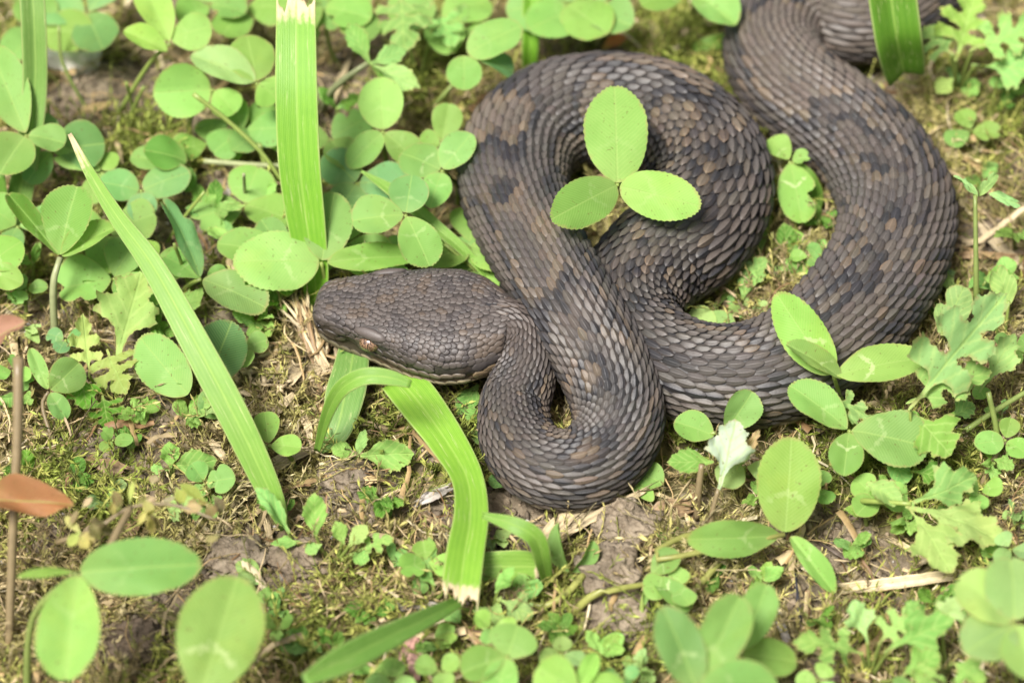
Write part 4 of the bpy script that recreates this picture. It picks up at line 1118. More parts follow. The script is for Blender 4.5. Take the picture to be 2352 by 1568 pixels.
herb('low seedling rosette at the torn end of the curved blade', (1000, 1370), [(990, 1330, .7, 985, 1230, 1.3, 40, {'tpl': TPL_L3[1]}), (1000, 1345, .7, 945, 1285, 1.0, 44, {'tpl': TPL_L3[0]}), (985, 1350, .6, 945, 1345, .7, 44, {'tpl': TPL_CL[0]}), (1020, 1350, .9, 1060, 1280, 1.3, 60, {'tpl': TPL_L3[0], 'tint': 'grey'})])
herb('lobed seedling under the torn blade end with a flat grey green leaf', (1130, 1400), [(1150, 1370, .7, 1115, 1450, .5, 120, {'tpl': TPL_L2[0], 'tint': 'grey', 'st': False}), (1140, 1375, .8, 1225, 1415, .8, 80, {'tpl': TPL_L2[1], 'tint': 'grey'}), (1140, 1360, .9, 1180, 1300, 1.6, 40, {'tpl': TPL_L3[1]}), (1060, 1390, .7, 1020, 1425, .6, 60, {'tpl': TPL_L3[0]})])
herb('downy little leaves growing out from under the snake jaw', (1085, 960), [(1100, 880, .4, 1050, 955, .2, 60, {'tpl': TPL_L3[0], 'tint': 'mid', 'st': False}), (1105, 945, .3, 1072, 965, .3, 44, {'tpl': TPL_CL[0]}), (1108, 1000, .2, 1085, 1010, .3, 40, {'tpl': TPL_CL[1], 'st': False})])
herb('single small leaf showing under the front loop of the snake', (1160, 1120), [(1168, 1105, .1, 1122, 1108, .3, 36, {'tpl': TPL_CL[0], 'tint': 'mid'})])
herb('feathery lobed leaf hanging in the blur behind the broad blade', (960, 200), [(920, -20, 2.8, 930, 125, 2.2, 150, {'tpl': TPL_LB[0], 'tint': 'mid', 'n': (0, -.8, .6)}), (1000, 20, 2.4, 1045, 110, 1.9, 96, {'tpl': TPL_LB[1], 'tint': 'mid'})])
herb('folded spear shaped leaves on the thick arched pale stalk', (735, 260), [(850, 150, 2.6, 798, 52, 3.2, 66, {'tpl': TPL_L3[0], 'fold': 30, 'via': [(770, 200, 1.9)], 'stem': 'pale', 'sr': .09}), (850, 150, 2.6, 968, 205, 2.3, 62, {'tpl': TPL_L3[0], 'st': False, 'tint': 'pale', 'fold': 26}), (855, 155, 2.5, 925, 212, 2.2, 50, {'tpl': TPL_L3[1], 'tint': 'deep', 'st': False}), (850, 150, 2.6, 935, 110, 2.8, 50, {'tpl': TPL_L3[1], 'st': False})])
herb('bright lobed herb growing past the dark folded grass blade', (2200, 220), [(2195, 140, 2.0, 2240, -20, 3.0, 150, {'tpl': TPL_LB[0], 'tint': 'lime', 'n': (0, -.7, .7)}), (2225, 120, 2.2, 2390, 60, 2.6, 120, {'tpl': TPL_LB[1], 'tint': 'lime'}), (2190, 130, 2.0, 2120, 60, 2.5, 110, {'tpl': TPL_LB[2], 'tint': 'grey'}), (2230, 150, 1.8, 2400, 170, 1.9, 110, {'tpl': TPL_L2[0], 'tint': 'mid'}), (2190, 180, 1.2, 2150, 215, 1.0, 50, {'tpl': TPL_L3[0], 'tint': 'yell'})])
herb('grey green herb leaves in the hollow between the two coils', (1700, 690), [(1700, 690, .3, 1760, 590, .9, 70, {'tpl': TPL_L2[0], 'tint': 'grey'}), (1705, 690, .3, 1725, 610, .8, 50, {'tpl': TPL_L3[1], 'tint': 'grey'}), (1700, 700, .2, 1670, 680, .3, 36, {'tpl': TPL_L3[0]}), (1810, 600, .3, 1800, 510, .9, 60, {'tpl': TPL_L3[0], 'tint': 'deep'}), (1850, 560, .4, 1905, 575, .5, 40, {'tpl': TPL_L3[1]})])
herb('wilted thin plant with shrivelled leaf tips on a bare upright green stalk', (2242, 760), [(2246, 452, 3.2, 2188, 405, 3.5, 34, {'tint': 'grey', 'tpl': TPL_BITE[0], 'fold': 50, 'via': [(2242, 640, 1.6)], 'sr': .07, 'stem': 'mid'}), (2250, 450, 3.2, 2290, 400, 3.5, 36, {'tint': 'grey', 'tpl': TPL_BITE[1], 'st': False, 'fold': 40}), (2270, 445, 3.3, 2345, 470, 3.2, 34, {'tint': 'grey', 'tpl': TPL_BITE[0], 'st': False, 'fold': 50, 'twist': 60})])
herb('scabbed round leaf on the moss below the wilted stalk', (2180, 780), [(2160, 770, 1.0, 2215, 660, 1.5, 80, {'tpl': TPL_BITE[1], 'tint': 'grey', 'rim': .15} if False else {'tpl': TPL_BITE[1], 'tint': 'grey'}), (2260, 640, 1.2, 2330, 640, 1.4, 44, {'tpl': TPL_BITE[0]})])
herb('leafy herb with soft lobed leaves at the lower edge past the straw', (2180, 1540), [(2140, 1450, 1.6, 2085, 1380, 2.2, 80, {'tpl': TPL_L2[0], 'tint': 'mid'}), (2160, 1440, 1.8, 2200, 1370, 2.4, 80, {'tpl': TPL_L2[1], 'tint': 'pale'}), (2160, 1530, 1.8, 2090, 1590, 2.0, 90, {'tpl': TPL_LB[0], 'tint': 'lime'}), (2180, 1520, 1.8, 2260, 1570, 2.2, 90, {'tpl': TPL_L2[2], 'tint': 'lime'})])
herb('upright grey green herb leaf standing behind the felted lobed leaf', (2300, 800), [(2290, 740, 1.2, 2250, 690, 1.8, 60, {'tpl': TPL_L3[0], 'tint': 'mid'}), (2320, 700, 1.3, 2290, 610, 1.9, 60, {'tpl': TPL_BITE[0], 'tint': 'grey'}), (2310, 770, 1.0, 2340, 830, .9, 70, {'tpl': TPL_L2[2], 'tint': 'pale'})])
herb('leafy herb filling the shade between the open clover leaf and the broad pale herb', (2080, 1080), [(2050, 1050, .9, 2080, 1110, .8, 60, {'tpl': TPL_CL[1], 'tint': 'mid'}), (2090, 1080, .9, 2170, 1100, 1.0, 70, {'tpl': TPL_L2[0], 'tint': 'deep'}), (2170, 960, .9, 2240, 930, 1.1, 70, {'tpl': TPL_L2[1], 'tint': 'mid', 'st': False}), (2120, 1000, .7, 2060, 960, .9, 70, {'tpl': TPL_CL[0], 'tint': 'deep', 'st': False})])
# fillers in the green undergrowth of the back corner
LS = 'small toothed seedling in the undergrowth behind the snake head'
for q, (a, b, z) in enumerate([(490, 500, .9), (610, 470, .8), (75, 610, .9), (60, 700, .6), (230, 680, .5), (300, 560, .7), (560, 330, .8), (680, 250, 1.0), (770, 250, 1.0), (700, 120, 1.2), (1050, 90, 1.4), (40, 30, 1.2), (540, 560, .7), (830, 340, .9), (700, 420, .8), (420, 730, .4), (470, 500, .8)]):
    lv = []
    for k in range(4):
        t = rng.uniform(0, 6.28); r = rng.uniform(40, 75)
        lv.append((a, b, z, a + r * math.cos(t), b - abs(r * math.sin(t)) - 15, z + rng.uniform(.2, .7), r * .6, {'tpl': random.choice(TPL_L3), 'st': k == 0, 'tint': random.choice(['mid', 'deep', 'lime'])}))
    herb('small toothed undergrowth seedling ' + near(a, b), (a, b + z * 50), lv, name='seedling', group='toothed seedlings behind the snake head', cat='seedling')

for lab, grp, pl in (
    ('little green seedling sprouting from the moss beside the outer coil', 'seedlings by the outer coil', [(2210, 200, .6), (2300, 240, .5), (2260, 420, .4), (2330, 540, .5), (2200, 660, .4), (2290, 650, .6), (1850, 560, .4), (1760, 640, .3), (1830, 640, .3), (1890, 500, .5), (1720, 720, .2)]),
    ('little green seedling in the moss between the leaning blade and the straw tangle', 'seedlings in the moss before the snout', [(60, 760, .4), (40, 900, .3), (430, 960, .3), (520, 930, .3), (330, 950, .3), (60, 1090, .3), (500, 760, .5), (590, 740, .5), (350, 760, .5), (640, 700, .5), (560, 680, .6)]),
    ('x', 'sprouts on the open moss', [(470, 1160, .3), (640, 1180, .3), (390, 1180, .3), (880, 1150, .3), (900, 1290, .4), (640, 1400, .4), (700, 1480, .4), (850, 1400, .4), (1540, 1260, .3), (1960, 1250, .3), (2080, 1200, .4), (2150, 1380, .5), (1750, 1330, .3), (1640, 1330, .3), (2230, 1420, .6), (1990, 1180, .4), (240, 1150, .3), (170, 1100, .3), (300, 1030, .3), (600, 1330, .3), (1130, 1240, .3), (1200, 1380, .4), (2300, 960, .5), (2200, 760, .4), (2120, 700, .3)]),
    ('little green seedling among the blurred clovers near the lower edge', 'seedlings near the lower edge', [(1290, 1450, .5), (1380, 1500, .6), (1460, 1540, .6), (1560, 1450, .5), (1880, 1420, .4), (2110, 1460, .8), (2260, 1280, .6), (2330, 1180, .6), (2200, 1180, .5), (2040, 1130, .5), (1000, 1480, .6), (860, 1545, .7), (770, 1490, .6), (2280, 1060, .6), (1750, 1140, .3)])):
    for (a, b, z) in pl:
        lv = []
        tn = random.choice(['mid', 'lime', 'pale', 'deep'])
        for k in range(int(rng.integers(3, 7))):
            t = rng.uniform(0, 6.28); r = rng.uniform(32, 66)
            lv.append((a, b, z, a + r * math.cos(t), b - r * .8 * math.sin(t) - 12, z + rng.uniform(.1, .6), r * rng.uniform(.55, .8), {'tpl': random.choice(TPL_L3 + TPL_L2 + TPL_CL), 'st': k < 2, 'tint': tn}))
        num = ['', '', 'two', 'three', 'four', 'five', 'six'][len(lv)]
        herb(num + ' leaved ' + ADJ[tn] + ' moss seedling ' + near(a, b), (a + rng.uniform(-8, 8), b + z * 55), lv, name='seedling', group='little seedlings rooted in the moss', cat='seedling')
# ------------------------------------------------------------------ grass blades
def blade(label, pts, tint='mid', fold=16, group=None, n=None, name='grass_blade', tear=0, cols=9, rows=44, dry=0.0, dry0=0.0):
    if tear: cols = 21
    """pts: (px, py, z, width px); base first"""
    W = []
    for a, b, z, w in pts:
        p = P(a, b, z); W.append([*p, w / pxcm(p)])
    c, L = spline(np.array(W), rows)
    t = nz(np.gradient(c[:, :3], axis=0))
    nn = nz(np.array(n, float)) if n is not None else nz(np.array([0, 0, 1.0]) * .6 - VDIR * .8)
    sd = nz(np.cross(nn, t)); up = np.cross(t, sd)
    q = np.linspace(-1, 1, cols)
    w = np.maximum(c[:, 3], .01) * .5
    f = rad(fold)
    s = np.linspace(0, 1, rows)
    V = c[:, None, :3] + sd[:, None] * (q[None, :, None] * w[:, None, None] * math.cos(f)) + up[:, None] * ((np.abs(q)[None, :, None] - .5) * w[:, None, None] * math.sin(f))
    jag = np.zeros(cols)
    if tear:
        jag = (vn(np.arange(cols) * .45, 3.0 + 0 * q, 77 + rows + int(pts[0][0])) * 2.2 - 1.3 + rng.normal(0, .25, cols)) * tear
        V[-1] += t[-1] * jag[:, None]; V[-2] += t[-1] * jag[:, None] * .5
    i = np.arange(rows * cols).reshape(rows, cols)
    F = np.stack([i[:-1, :-1], i[1:, :-1], i[1:, 1:], i[:-1, 1:]], -1).reshape(-1, 4)
    e = np.zeros((rows, cols))
    if dry: e = np.maximum(e, np.clip((s - (1 - dry)) / dry, 0, 1)[:, None] * (0.7 + .3 * np.abs(np.sin(q * 9))[None]))
    if dry0: e = np.maximum(e, np.clip((dry0 - s) / dry0, 0, 1)[:, None])
    cc = np.array(TINT[tint] if isinstance(tint, str) else tint)
    B = V[0].mean(0)
    o = mesh(name, V.reshape(-1, 3), F, M_GRASS, None, base=B, vec=np.stack([np.repeat(s[:, None], cols, 1), np.repeat(q[None], rows, 0), e], -1).reshape(-1, 3), colr=np.tile(cc, (rows * cols, 1)))
    sol = o.modifiers.new('thickness', 'SOLIDIFY'); sol.thickness = 0.00025; sol.offset = 0
    return tag(o, label, 'grass', group)
GR = (0.150, 0.345, 0.022)
blade('broad bright grass blade with a torn bleached top, upright by the snake snout', [(722, 722, .1, 26), (724, 650, .9, 62), (705, 520, 2.1, 88), (688, 380, 3.3, 98), (681, 220, 4.5, 98), (680, 90, 5.3, 94), (680, -2, 5.9, 90)], tint=GR, fold=9, n=(0, -1, .25), tear=.25, dry=.14)
blade('narrow blue green upright grass blade beside the broad flat clover leaf', [(30, 560, .1, 40), (40, 480, .9, 62), (66, 330, 2.2, 62), (80, 200, 3.2, 62), (78, 60, 4.4, 64), (70, -60, 5.3, 62)], tint=(.135, .25, .055), fold=26, n=(.1, -1, .2))
blade('long leaning grass blade with a browned dry tip crossing in front of the clover', [(655, 1215, .2, 22), (620, 1130, 1.0, 58), (545, 970, 2.1, 74), (450, 790, 3.1, 70), (350, 610, 3.9, 56), (270, 500, 4.3, 40), (205, 395, 4.6, 26), (160, 308, 4.8, 10)], tint=(.18, .335, .055), fold=14, n=(.2, -.9, .5), dry=.19)
blade('thin upright grass blade rising behind the upper coil', [(1215, 190, .2, 34), (1217, 110, 1.2, 42), (1220, 20, 2.0, 46), (1222, -60, 2.6, 46)], tint=GR, fold=22, n=(.2, -1, .3))
blade('wide dark green folded grass blade in front of the far coil', [(2080, 176, 2.0, 96), (2074, 150, 2.5, 112), (2062, 90, 3.5, 124), (2050, 10, 4.3, 128), (2040, -70, 5.0, 128)], tint=(.075, .20, .012), fold=30, n=(.1, -1, .3), name='grass_blade')
blade('bent grass blade with a torn straw coloured end curving out from under the snake head', [(915, 868, .95, 92), (960, 920, 1.0, 100), (1025, 1010, 1.0, 88), (1072, 1095, 1.25, 76), (1082, 1180, 1.5, 82), (1068, 1270, 1.6, 90), (1055, 1372, 1.5, 92)], tint=(.19, .37, .035), fold=12, n=(0.1, -.6, .8), tear=.45, dry=.09)
blade('flat striped grass blade lying under the snake chin', [(815, 790, .85, 70), (805, 850, .95, 84), (792, 910, .9, 92), (772, 990, .6, 66), (735, 1035, .2, 20)], tint=(.14, .265, .07), fold=6, n=(-.1, -.6, .8))
blade('thin blurred grass leaf arching in front of the snake chin', [(728, 1035, .5, 16), (752, 950, 1.9, 30), (785, 892, 2.8, 40), (840, 864, 3.2, 42), (900, 868, 3.2, 36), (944, 882, 3.1, 18)], tint=(.16, .31, .045), fold=16, n=(0, -.5, .8))
blade('thin blurred grass leaf drooping over the mossy soil in front of the loop', [(1258, 1345, .3, 22), (1248, 1290, 1.4, 40), (1230, 1235, 2.1, 46), (1180, 1205, 2.3, 40), (1108, 1182, 2.2, 14)], tint=(.15, .29, .04), fold=18, n=(0, -.6, .8))
blade('short stub of a striped grass blade lying on the moss', [(1078, 1302, .8, 66), (1140, 1300, .8, 72), (1200, 1300, .75, 76), (1238, 1300, .7, 56)], tint=(.19, .34, .05), fold=8, n=(0, -.7, .7), dry=.12, rows=20)
blade('blurred grass leaf sweeping low from the torn blade end to the bottom edge', [(1060, 1378, 1.0, 26), (960, 1428, 2.1, 50), (860, 1478, 2.9, 66), (775, 1522, 3.4, 66), (700, 1562, 3.7, 30)], tint=(.15, .30, .055), fold=14, n=(0, -.5, .8))
blade('slender pointed grass leaf under the clover by the upper coil', [(1148, 668, .5, 14), (1075, 585, 1.1, 26), (1000, 520, 1.5, 34), (920, 452, 1.9, 36), (830, 393, 2.3, 6)], tint=(.17, .32, .05), fold=20, n=(.3, -.6, .8))
blade('green grass leaf lying behind the gap of the two upper coils', [(1590, 112, .4, 16), (1630, 100, .6, 34), (1690, 92, .6, 36), (1740, 88, .5, 30)], tint=(.14, .28, .03), fold=14, n=(0, -.6, .8), rows=20)
blade('grass blade edging out from under the outer coil toward the gap', [(1640, 708, .15, 10), (1700, 630, .35, 26), (1745, 560, .5, 24), (1770, 490, .5, 12)], tint=(.15, .24, .05), fold=14, n=(.3, -.6, .8), rows=20)
blade('dark stub of grass leaf beside the narrow upright blade', [(6, 560, .1, 26), (2, 470, 1.2, 36), (-8, 400, 2.0, 40)], tint='deep', fold=20, n=(.2, -1, .3), rows=16)

# bare stalks
def stalk(label, pts, r, c='lime', name='cut_stalk', group=None):
    p = [G(*q[:2]) if len(q) == 2 else P(*q) for q in pts]
    V, F, vec = tube(p, np.linspace(r[0], r[1], len(p)), 9)
    cc = np.array(STEM_C[c])
    o = mesh(name, V, F, M_STEM, None, base=p[0], colr=np.tile(cc, (len(V), 1)))
    return tag(o, label, 'stalk', group)
stalk('thin lime stalk leaning across the clover to the broad blade', [(650, 420, .9), (600, 350, 1.6), (520, 275, 2.3), (444, 216, 2.9)], (.05, .06), 'lime')
stalk('straight horizontal cut stalk ending at the broad blade', [(668, 382, 1.0), (570, 378, 1.1), (468, 370, 1.2)], (.07, .07), 'pale')
stalk('upright pale stalk crossing the horizontal cut one', [(642, 440), (610, 380, 1.0), (595, 330, 1.5)], (.06, .06), 'lime')
stalk('greenish upright stalk near the pale stone', [(205, 260), (165, 190, 1.0), (140, 130, 1.7), (135, 60, 2.4)], (.05, .04), 'mid')
stalk('lime stalk slanting down to the snake flank below the round clover', [(1138, 668), (1085, 615, .8), (1020, 560, 1.3)], (.035, .045), 'lime')
stalk('thick arched pale stalk creeping over the grey soil', [(1310, 1415), (1360, 1368, .7), (1420, 1352, .8), (1490, 1340, .6)], (.1, .06), 'yell', 'creeping_runner')
stalk('knotted runner stem creeping at the foot of the folded young clover', [(1150, 1345), (1230, 1390, .3), (1290, 1372, .4), (1340, 1320, .5)], (.07, .09), 'yell', 'creeping_runner')
stalk('pale runner stem half buried in moss below the small hooked clover', [(20, 985), (90, 1000, .15), (150, 1015, .1), (220, 1030, .02)], (.16, .13), 'brown', 'creeping_runner')
stalk('brown woody stem standing at the flank of the lower coil', [(1600, 1190), (1604, 1130, .8), (1612, 1065, 1.4)], (.09, .07), 'brown', 'woody_stem')
stalk('olive stalk rising behind the felted lobed leaf', [(2285, 1105), (2290, 1000, 1.0), (2270, 900, 2.0)], (.08, .06), 'mid')
stalk('slanting olive stalk crossing the corner of the moss', [(2215, 990, .8), (2290, 940, 1.0), (2390, 880, 1.2)], (.07, .06), 'mid')
stalk('leaning brown stalk crossing below the slanting olive one', [(2240, 1140), (2280, 1060, .6), (2330, 950, 1.4)], (.07, .05), 'brown')
stalk('lime clover stalk standing between coil and far clovers', [(965, 290), (1000, 240, .8), (1040, 195, 1.3)], (.05, .05), 'mid')

for q, (a, b) in enumerate([(290, 190), (330, 200), (520, 250), (250, 480), (560, 400), (470, 440), (180, 520), (700, 300), (780, 470), (840, 330), (1040, 250), (110, 240), (600, 130), (690, 470), (400, 560), (900, 100)]):
    dx, dy = rng.uniform(-90, 90), rng.uniform(70, 140)
    stalk('pale clover stalk slanting among leaves ' + near(a, b), [(a + dx, b + dy), (a + dx * .6, b + dy * .55, .9), (a, b, rng.uniform(1.5, 2.2))], (.055, .04), random.choice(['lime', 'pale', 'lime']), 'clover_stalk', 'stalks among the leaves behind the head')
# ------------------------------------------------------------------ straw, dead leaves, clods, stone
STR = {'straw': (.52, .42, .25), 'brown': (.30, .20, .10), 'dark': (.10, .07, .05), 'grey': (.34, .31, .27), 'gold': (.46, .34, .15), 'orange': (.50, .20, .10), 'black': (.03, .03, .04), 'pink': (.45, .25, .20)}
def straw(label, pts, c='straw', group=None, name='dry_straw', cols=13, thick=.012, cat='straw', split=0.0):
    W = []
    for q in pts:
        a, b, z, w = q
        p = G(a, b, z); W.append([*p, w / pxcm(p)])
    rows = 18
    cc, L = spline(np.array(W), rows)
    t = nz(np.gradient(cc[:, :3], axis=0)); nn = nz(np.array([0, -.35, 1.0]))
    sd = nz(np.cross(nn, t)); up = np.cross(t, sd)
    q = np.linspace(-1, 1, cols); w = cc[:, 3] * .5
    prof_ = thick * (1 - q ** 2) + 0.006 * np.sin(q * 17)
    jag = rng.normal(0, .16, cols)
    top = cc[:, None, :3] + sd[:, None] * (q[None, :, None] * w[:, None, None]) + up[:, None] * prof_[None, :, None]
    bot = cc[:, None, :3] + sd[:, None] * (q[None, :, None] * w[:, None, None] * .98) - up[:, None] * (0.01 + 0 * prof_)[None, :, None]
    for A in (top, bot):
        A[-1] += t[-1] * jag[:, None]; A[0] -= t[0] * np.roll(jag, 2)[:, None]
        A += rng.normal(0, .006, (rows, 1, 3))
    bot += 0
    i = np.arange(rows * cols).reshape(rows, cols); m = rows * cols
    F1 = np.stack([i[:-1, :-1], i[:-1, 1:], i[1:, 1:], i[1:, :-1]], -1).reshape(-1, 4)
    F = [tuple(f) for f in F1] + [tuple(int(v) + m for v in f[::-1]) for f in F1]
    loop = list(i[:, 0]) + list(i[-1, 1:]) + list(i[::-1, -1][1:]) + list(i[0, ::-1][1:-1])
    for a, b in zip(loop, loop[1:] + loop[:1]): F.append((int(a), int(a) + m, int(b) + m, int(b)))
    F = [tuple(int(v) for v in f) for f in F]
    base = np.array(STR[c]) * rng.uniform(.9, 1.08)
    stripe = rng.uniform(.55, 1.2, cols)
    col = np.tile((base[None] * stripe[:, None])[None], (rows, 1, 1)).reshape(-1, 3)
    B = cc[0, :3]
    o = mesh(name, np.vstack([top.reshape(-1, 3), bot.reshape(-1, 3)]), F, M_STRAW, None, base=B, colr=np.vstack([col, col]))
    return tag(o, label, cat, group)
straw('long flat straw with dark specks lying on moss near the lower corner', [(1922, 1352, .35, 26), (2050, 1338, .35, 30), (2200, 1318, .35, 26)])
straw('splintered straw end beside the long flat straw', [(1885, 1366, .25, 10), (1960, 1356, .3, 14), (2040, 1350, .3, 12)], 'gold')
straw('split bleached straw sheath at the front loop of the snake', [(1252, 1250, .3, 46), (1290, 1210, .45, 60), (1360, 1165, .5, 46), (1425, 1140, .5, 22)], 'straw')
straw('slender pointed straw lying against the split bleached sheath', [(1300, 1225, .5, 16), (1390, 1172, .55, 22), (1476, 1128, .6, 14)], 'straw')
straw('frayed straw bundle strand at the foot of the broad blade', [(695, 690, .5, 12), (720, 770, .5, 34), (742, 840, .25, 20)], 'straw')
straw('dry split straw strand leaning on the frayed bundle', [(668, 676, .6, 8), (705, 730, .5, 18), (735, 800, .3, 16)], 'gold')
straw('papery pale husk lying in the straw in front of the snake snout', [(606, 868, .2, 16), (660, 858, .25, 42), (712, 852, .2, 34), (740, 842, .2, 12)], 'straw', name='dry_husk', cat='husk')
straw('thin brown straw standing by the flat striped blade', [(738, 865, .3, 12), (728, 930, .3, 14), (718, 985, .2, 14)], 'brown')
straw('short pale straw at the base of the arching blurred leaf', [(680, 930, .3, 12), (705, 975, .3, 20), (715, 1020, .2, 8)], 'straw')
straw('dark rotten twig under the flat striped blade', [(760, 1060, .1, 16), (840, 1052, .1, 26), (920, 1060, .1, 16)], 'dark', name='twig', cat='twig')
straw('pale grass sheath peeling at the foot of the leaning blade', [(545, 1110, .3, 10), (600, 1090, .35, 30), (660, 1050, .35, 36), (720, 1030, .3, 14)], 'straw', name='dry_husk', cat='husk')
straw('very thin curved dry root strand below the leaning blade', [(415, 1248, .2, 5), (470, 1225, .25, 6), (530, 1165, .3, 7), (600, 1095, .3, 8)], 'straw')
straw('forked dry straw hanging below the curled seedling', [(612, 1200, .35, 16), (618, 1240, .3, 14), (600, 1285, .15, 10), (572, 1312, .1, 6)], 'straw')
straw('flat broken bark strip lying on the moss', [(268, 1260, .2, 34), (300, 1205, .25, 46), (322, 1160, .2, 20)], 'brown', name='bark_chip', cat='bark')
straw('curled brown bark piece near the toothed seedling', [(215, 1060, .25, 16), (250, 1072, .3, 40), (288, 1082, .25, 30)], 'brown', name='bark_chip', cat='bark')
straw('weathered bark strip running beside the curled brown piece', [(100, 1120, .15, 18), (160, 1100, .2, 34), (220, 1050, .2, 28)], 'brown', name='bark_chip', cat='bark')
straw('grey wood splinter resting beside the curved torn blade', [(960, 1155, .25, 14), (992, 1136, .3, 30), (1028, 1120, .3, 20)], 'grey', name='wood_splinter', cat='splinter')
straw('flat grey chip on the moss under the sweeping blurred leaf', [(910, 1395, .2, 20), (950, 1388, .25, 30), (990, 1388, .2, 18)], 'grey', name='wood_splinter', cat='splinter')
straw('reddish dry twig under the grey splinter', [(945, 1160, .15, 8), (985, 1190, .15, 14), (1020, 1215, .15, 16)], 'brown', name='twig', cat='twig')
straw('orange brown bark roll at the bottom edge', [(940, 1570, .2, 46), (945, 1500, .3, 54), (960, 1455, .25, 30)], 'pink', name='bark_chip', cat='bark')
straw('dead folded brown leaf lying behind the serrated clover leaflet', [(1478, 1190, .1, 20), (1530, 1172, .3, 56), (1590, 1160, .2, 30)], 'brown', name='dead_leaf', cat='dead leaf')
straw('charred black needle leaning on the moss near the long straw', [(1838, 1422, .2, 7), (1833, 1380, .4, 8), (1830, 1340, .6, 5)], 'black', name='dry_needle', cat='needle')
straw('dark broken twig end above the long straw', [(1890, 1250, .2, 8), (1950, 1285, .2, 16), (1995, 1320, .15, 22)], 'dark', name='twig', cat='twig')
straw('pale peeled twig standing at the bottom edge behind the blurred leaflets', [(1780, 1395, .5, 16), (1800, 1450, .4, 20), (1822, 1520, .2, 14)], 'grey', name='twig', cat='twig')
straw('bleached straw stem by the corner herb rosette', [(1850, 1560, .2, 16), (1872, 1510, .3, 18), (1890, 1480, .3, 10)], 'straw')
straw('looped dry root over the moss beside the outer coil', [(2190, 540, .3, 10), (2240, 555, .35, 14), (2310, 510, .5, 14), (2360, 470, .6, 14)], 'straw')
straw('bent brown straw below the looped dry root', [(2255, 520, .3, 26), (2300, 570, .3, 30), (2345, 610, .3, 22)], 'straw')
straw('dull brown straw lying beside the outer coil', [(2170, 590, .2, 14), (2240, 585, .25, 20), (2330, 590, .2, 16)], 'brown')
straw('thin forked straw on the moss behind the outer coil', [(2255, 340, .3, 8), (2300, 270, .4, 10), (2330, 230, .5, 8)], 'straw')
straw('broad dead straw stem behind the upper coil near the top edge', [(1720, 10, .3, 30), (1690, 70, .3, 34), (1668, 110, .2, 22)], 'straw')
for q, (a, b, c_, d) in enumerate([(1290, 70, 1330, 30), (1380, 60, 1350, 10), (1480, 80, 1520, 30), (1560, 70, 1610, 90), (1620, 60, 1650, 20), (1060, 250, 1040, 180), (980, 160, 880, 60), (760, 240, 800, 140), (250, 240, 180, 260), (330, 330, 410, 300), (90, 160, 130, 30), (560, 440, 510, 390), (2250, 250, 2320, 300), (2290, 700, 2350, 660), (2200, 350, 2260, 400),
                                     (340, 600, 250, 640), (640, 830, 580, 800), (620, 960, 680, 900), (740, 1180, 680, 1190), (870, 1100, 820, 1110), (380, 900, 440, 930), (480, 1010, 520, 1060), (1120, 1500, 1060, 1440), (1560, 1400, 1600, 1330), (2050, 1240, 2120, 1280), (2230, 1210, 2290, 1180), (2100, 1300, 2180, 1260)]):
    straw('short dry straw fragment lying loose ' + near((a + c_) / 2, (b + d) / 2), [(a, b, .25, 14), ((a + c_) / 2, (b + d) / 2 - 3, .35, rng.uniform(14, 24)), (c_, d, .3, 10)], random.choice(['straw', 'straw', 'gold', 'brown']), 'loose straw fragments')
for q in range(16):
    a, b = 690 + rng.normal(0, 18), 690 + rng.normal(0, 12); c_, d = 738 + rng.normal(0, 12), 835 + rng.normal(0, 22)
    straw('thin split straw of the frayed bundle at the foot of the broad blade', [(a, b, .7, 5), ((a + c_) / 2 + rng.normal(0, 8), (b + d) / 2, .5, rng.uniform(6, 11)), (c_, d, .2, 6)], random.choice(['straw', 'gold', 'straw', 'brown']), 'straws of the frayed bundle', cols=5)
for q in range(26):
    a, b = 660 + rng.normal(0, 55), 850 + rng.normal(0, 45); t = rng.uniform(0, 3.14); l = rng.uniform(40, 110)
    straw('wispy dry straw in the tangle before the snake snout', [(a - l * math.cos(t) / 2, b - l * .5 * math.sin(t) / 2, .2, 5), (a + rng.normal(0, 6), b + rng.normal(0, 6), .38, rng.uniform(5, 13)), (a + l * math.cos(t) / 2, b + l * .5 * math.sin(t) / 2, .2, 5)], random.choice(['straw', 'gold', 'straw']), 'wispy straws before the snout', cols=5)
# out-of-focus dead stem and orange leaf in the near corner
o = stalk('tall blurred dry straw stem standing in the near corner', [(20, 1500), (28, 1250, 2.0), (40, 1000, 3.8), (42, 820, 5.0)], (.09, .12), 'brown', 'dead_straw')
def dead_leaf(label, B, T, wpx, c, **kw):
    Bp, Tp = P(*B), P(*T)
    t = thing('dead_leaf', Bp, label, 'dead leaf')
    leaf('leaf_blade', t, TPL_LONG[0], Bp, Tp, wcm(wpx, Bp, Tp), tint=c, mark=0, **kw)
dead_leaf('blurred orange dead leaf stuck to the tall dry stem', (-70, 1150, 3.0), (168, 1160, 3.2), 92, (.42, .17, .09), fold=35, wave=.09)
mt = thing('mossy_twig', P(150, 1235, 2.6), 'blurred withered twig with ragged mossy bits above the big blurred clover', 'twig')
stem(mt, [P(130, 1245, 2.5), P(220, 1215, 2.9), P(300, 1165, 3.1), (P(400, 1160, 3.1)), P(500, 1195, 3.0)], .06, .03, 'brown')
stem(mt, [P(300, 1165, 3.1), P(265, 1230, 3.2), P(240, 1285, 3.2)], .07, .10, 'brown', 'side_stem')
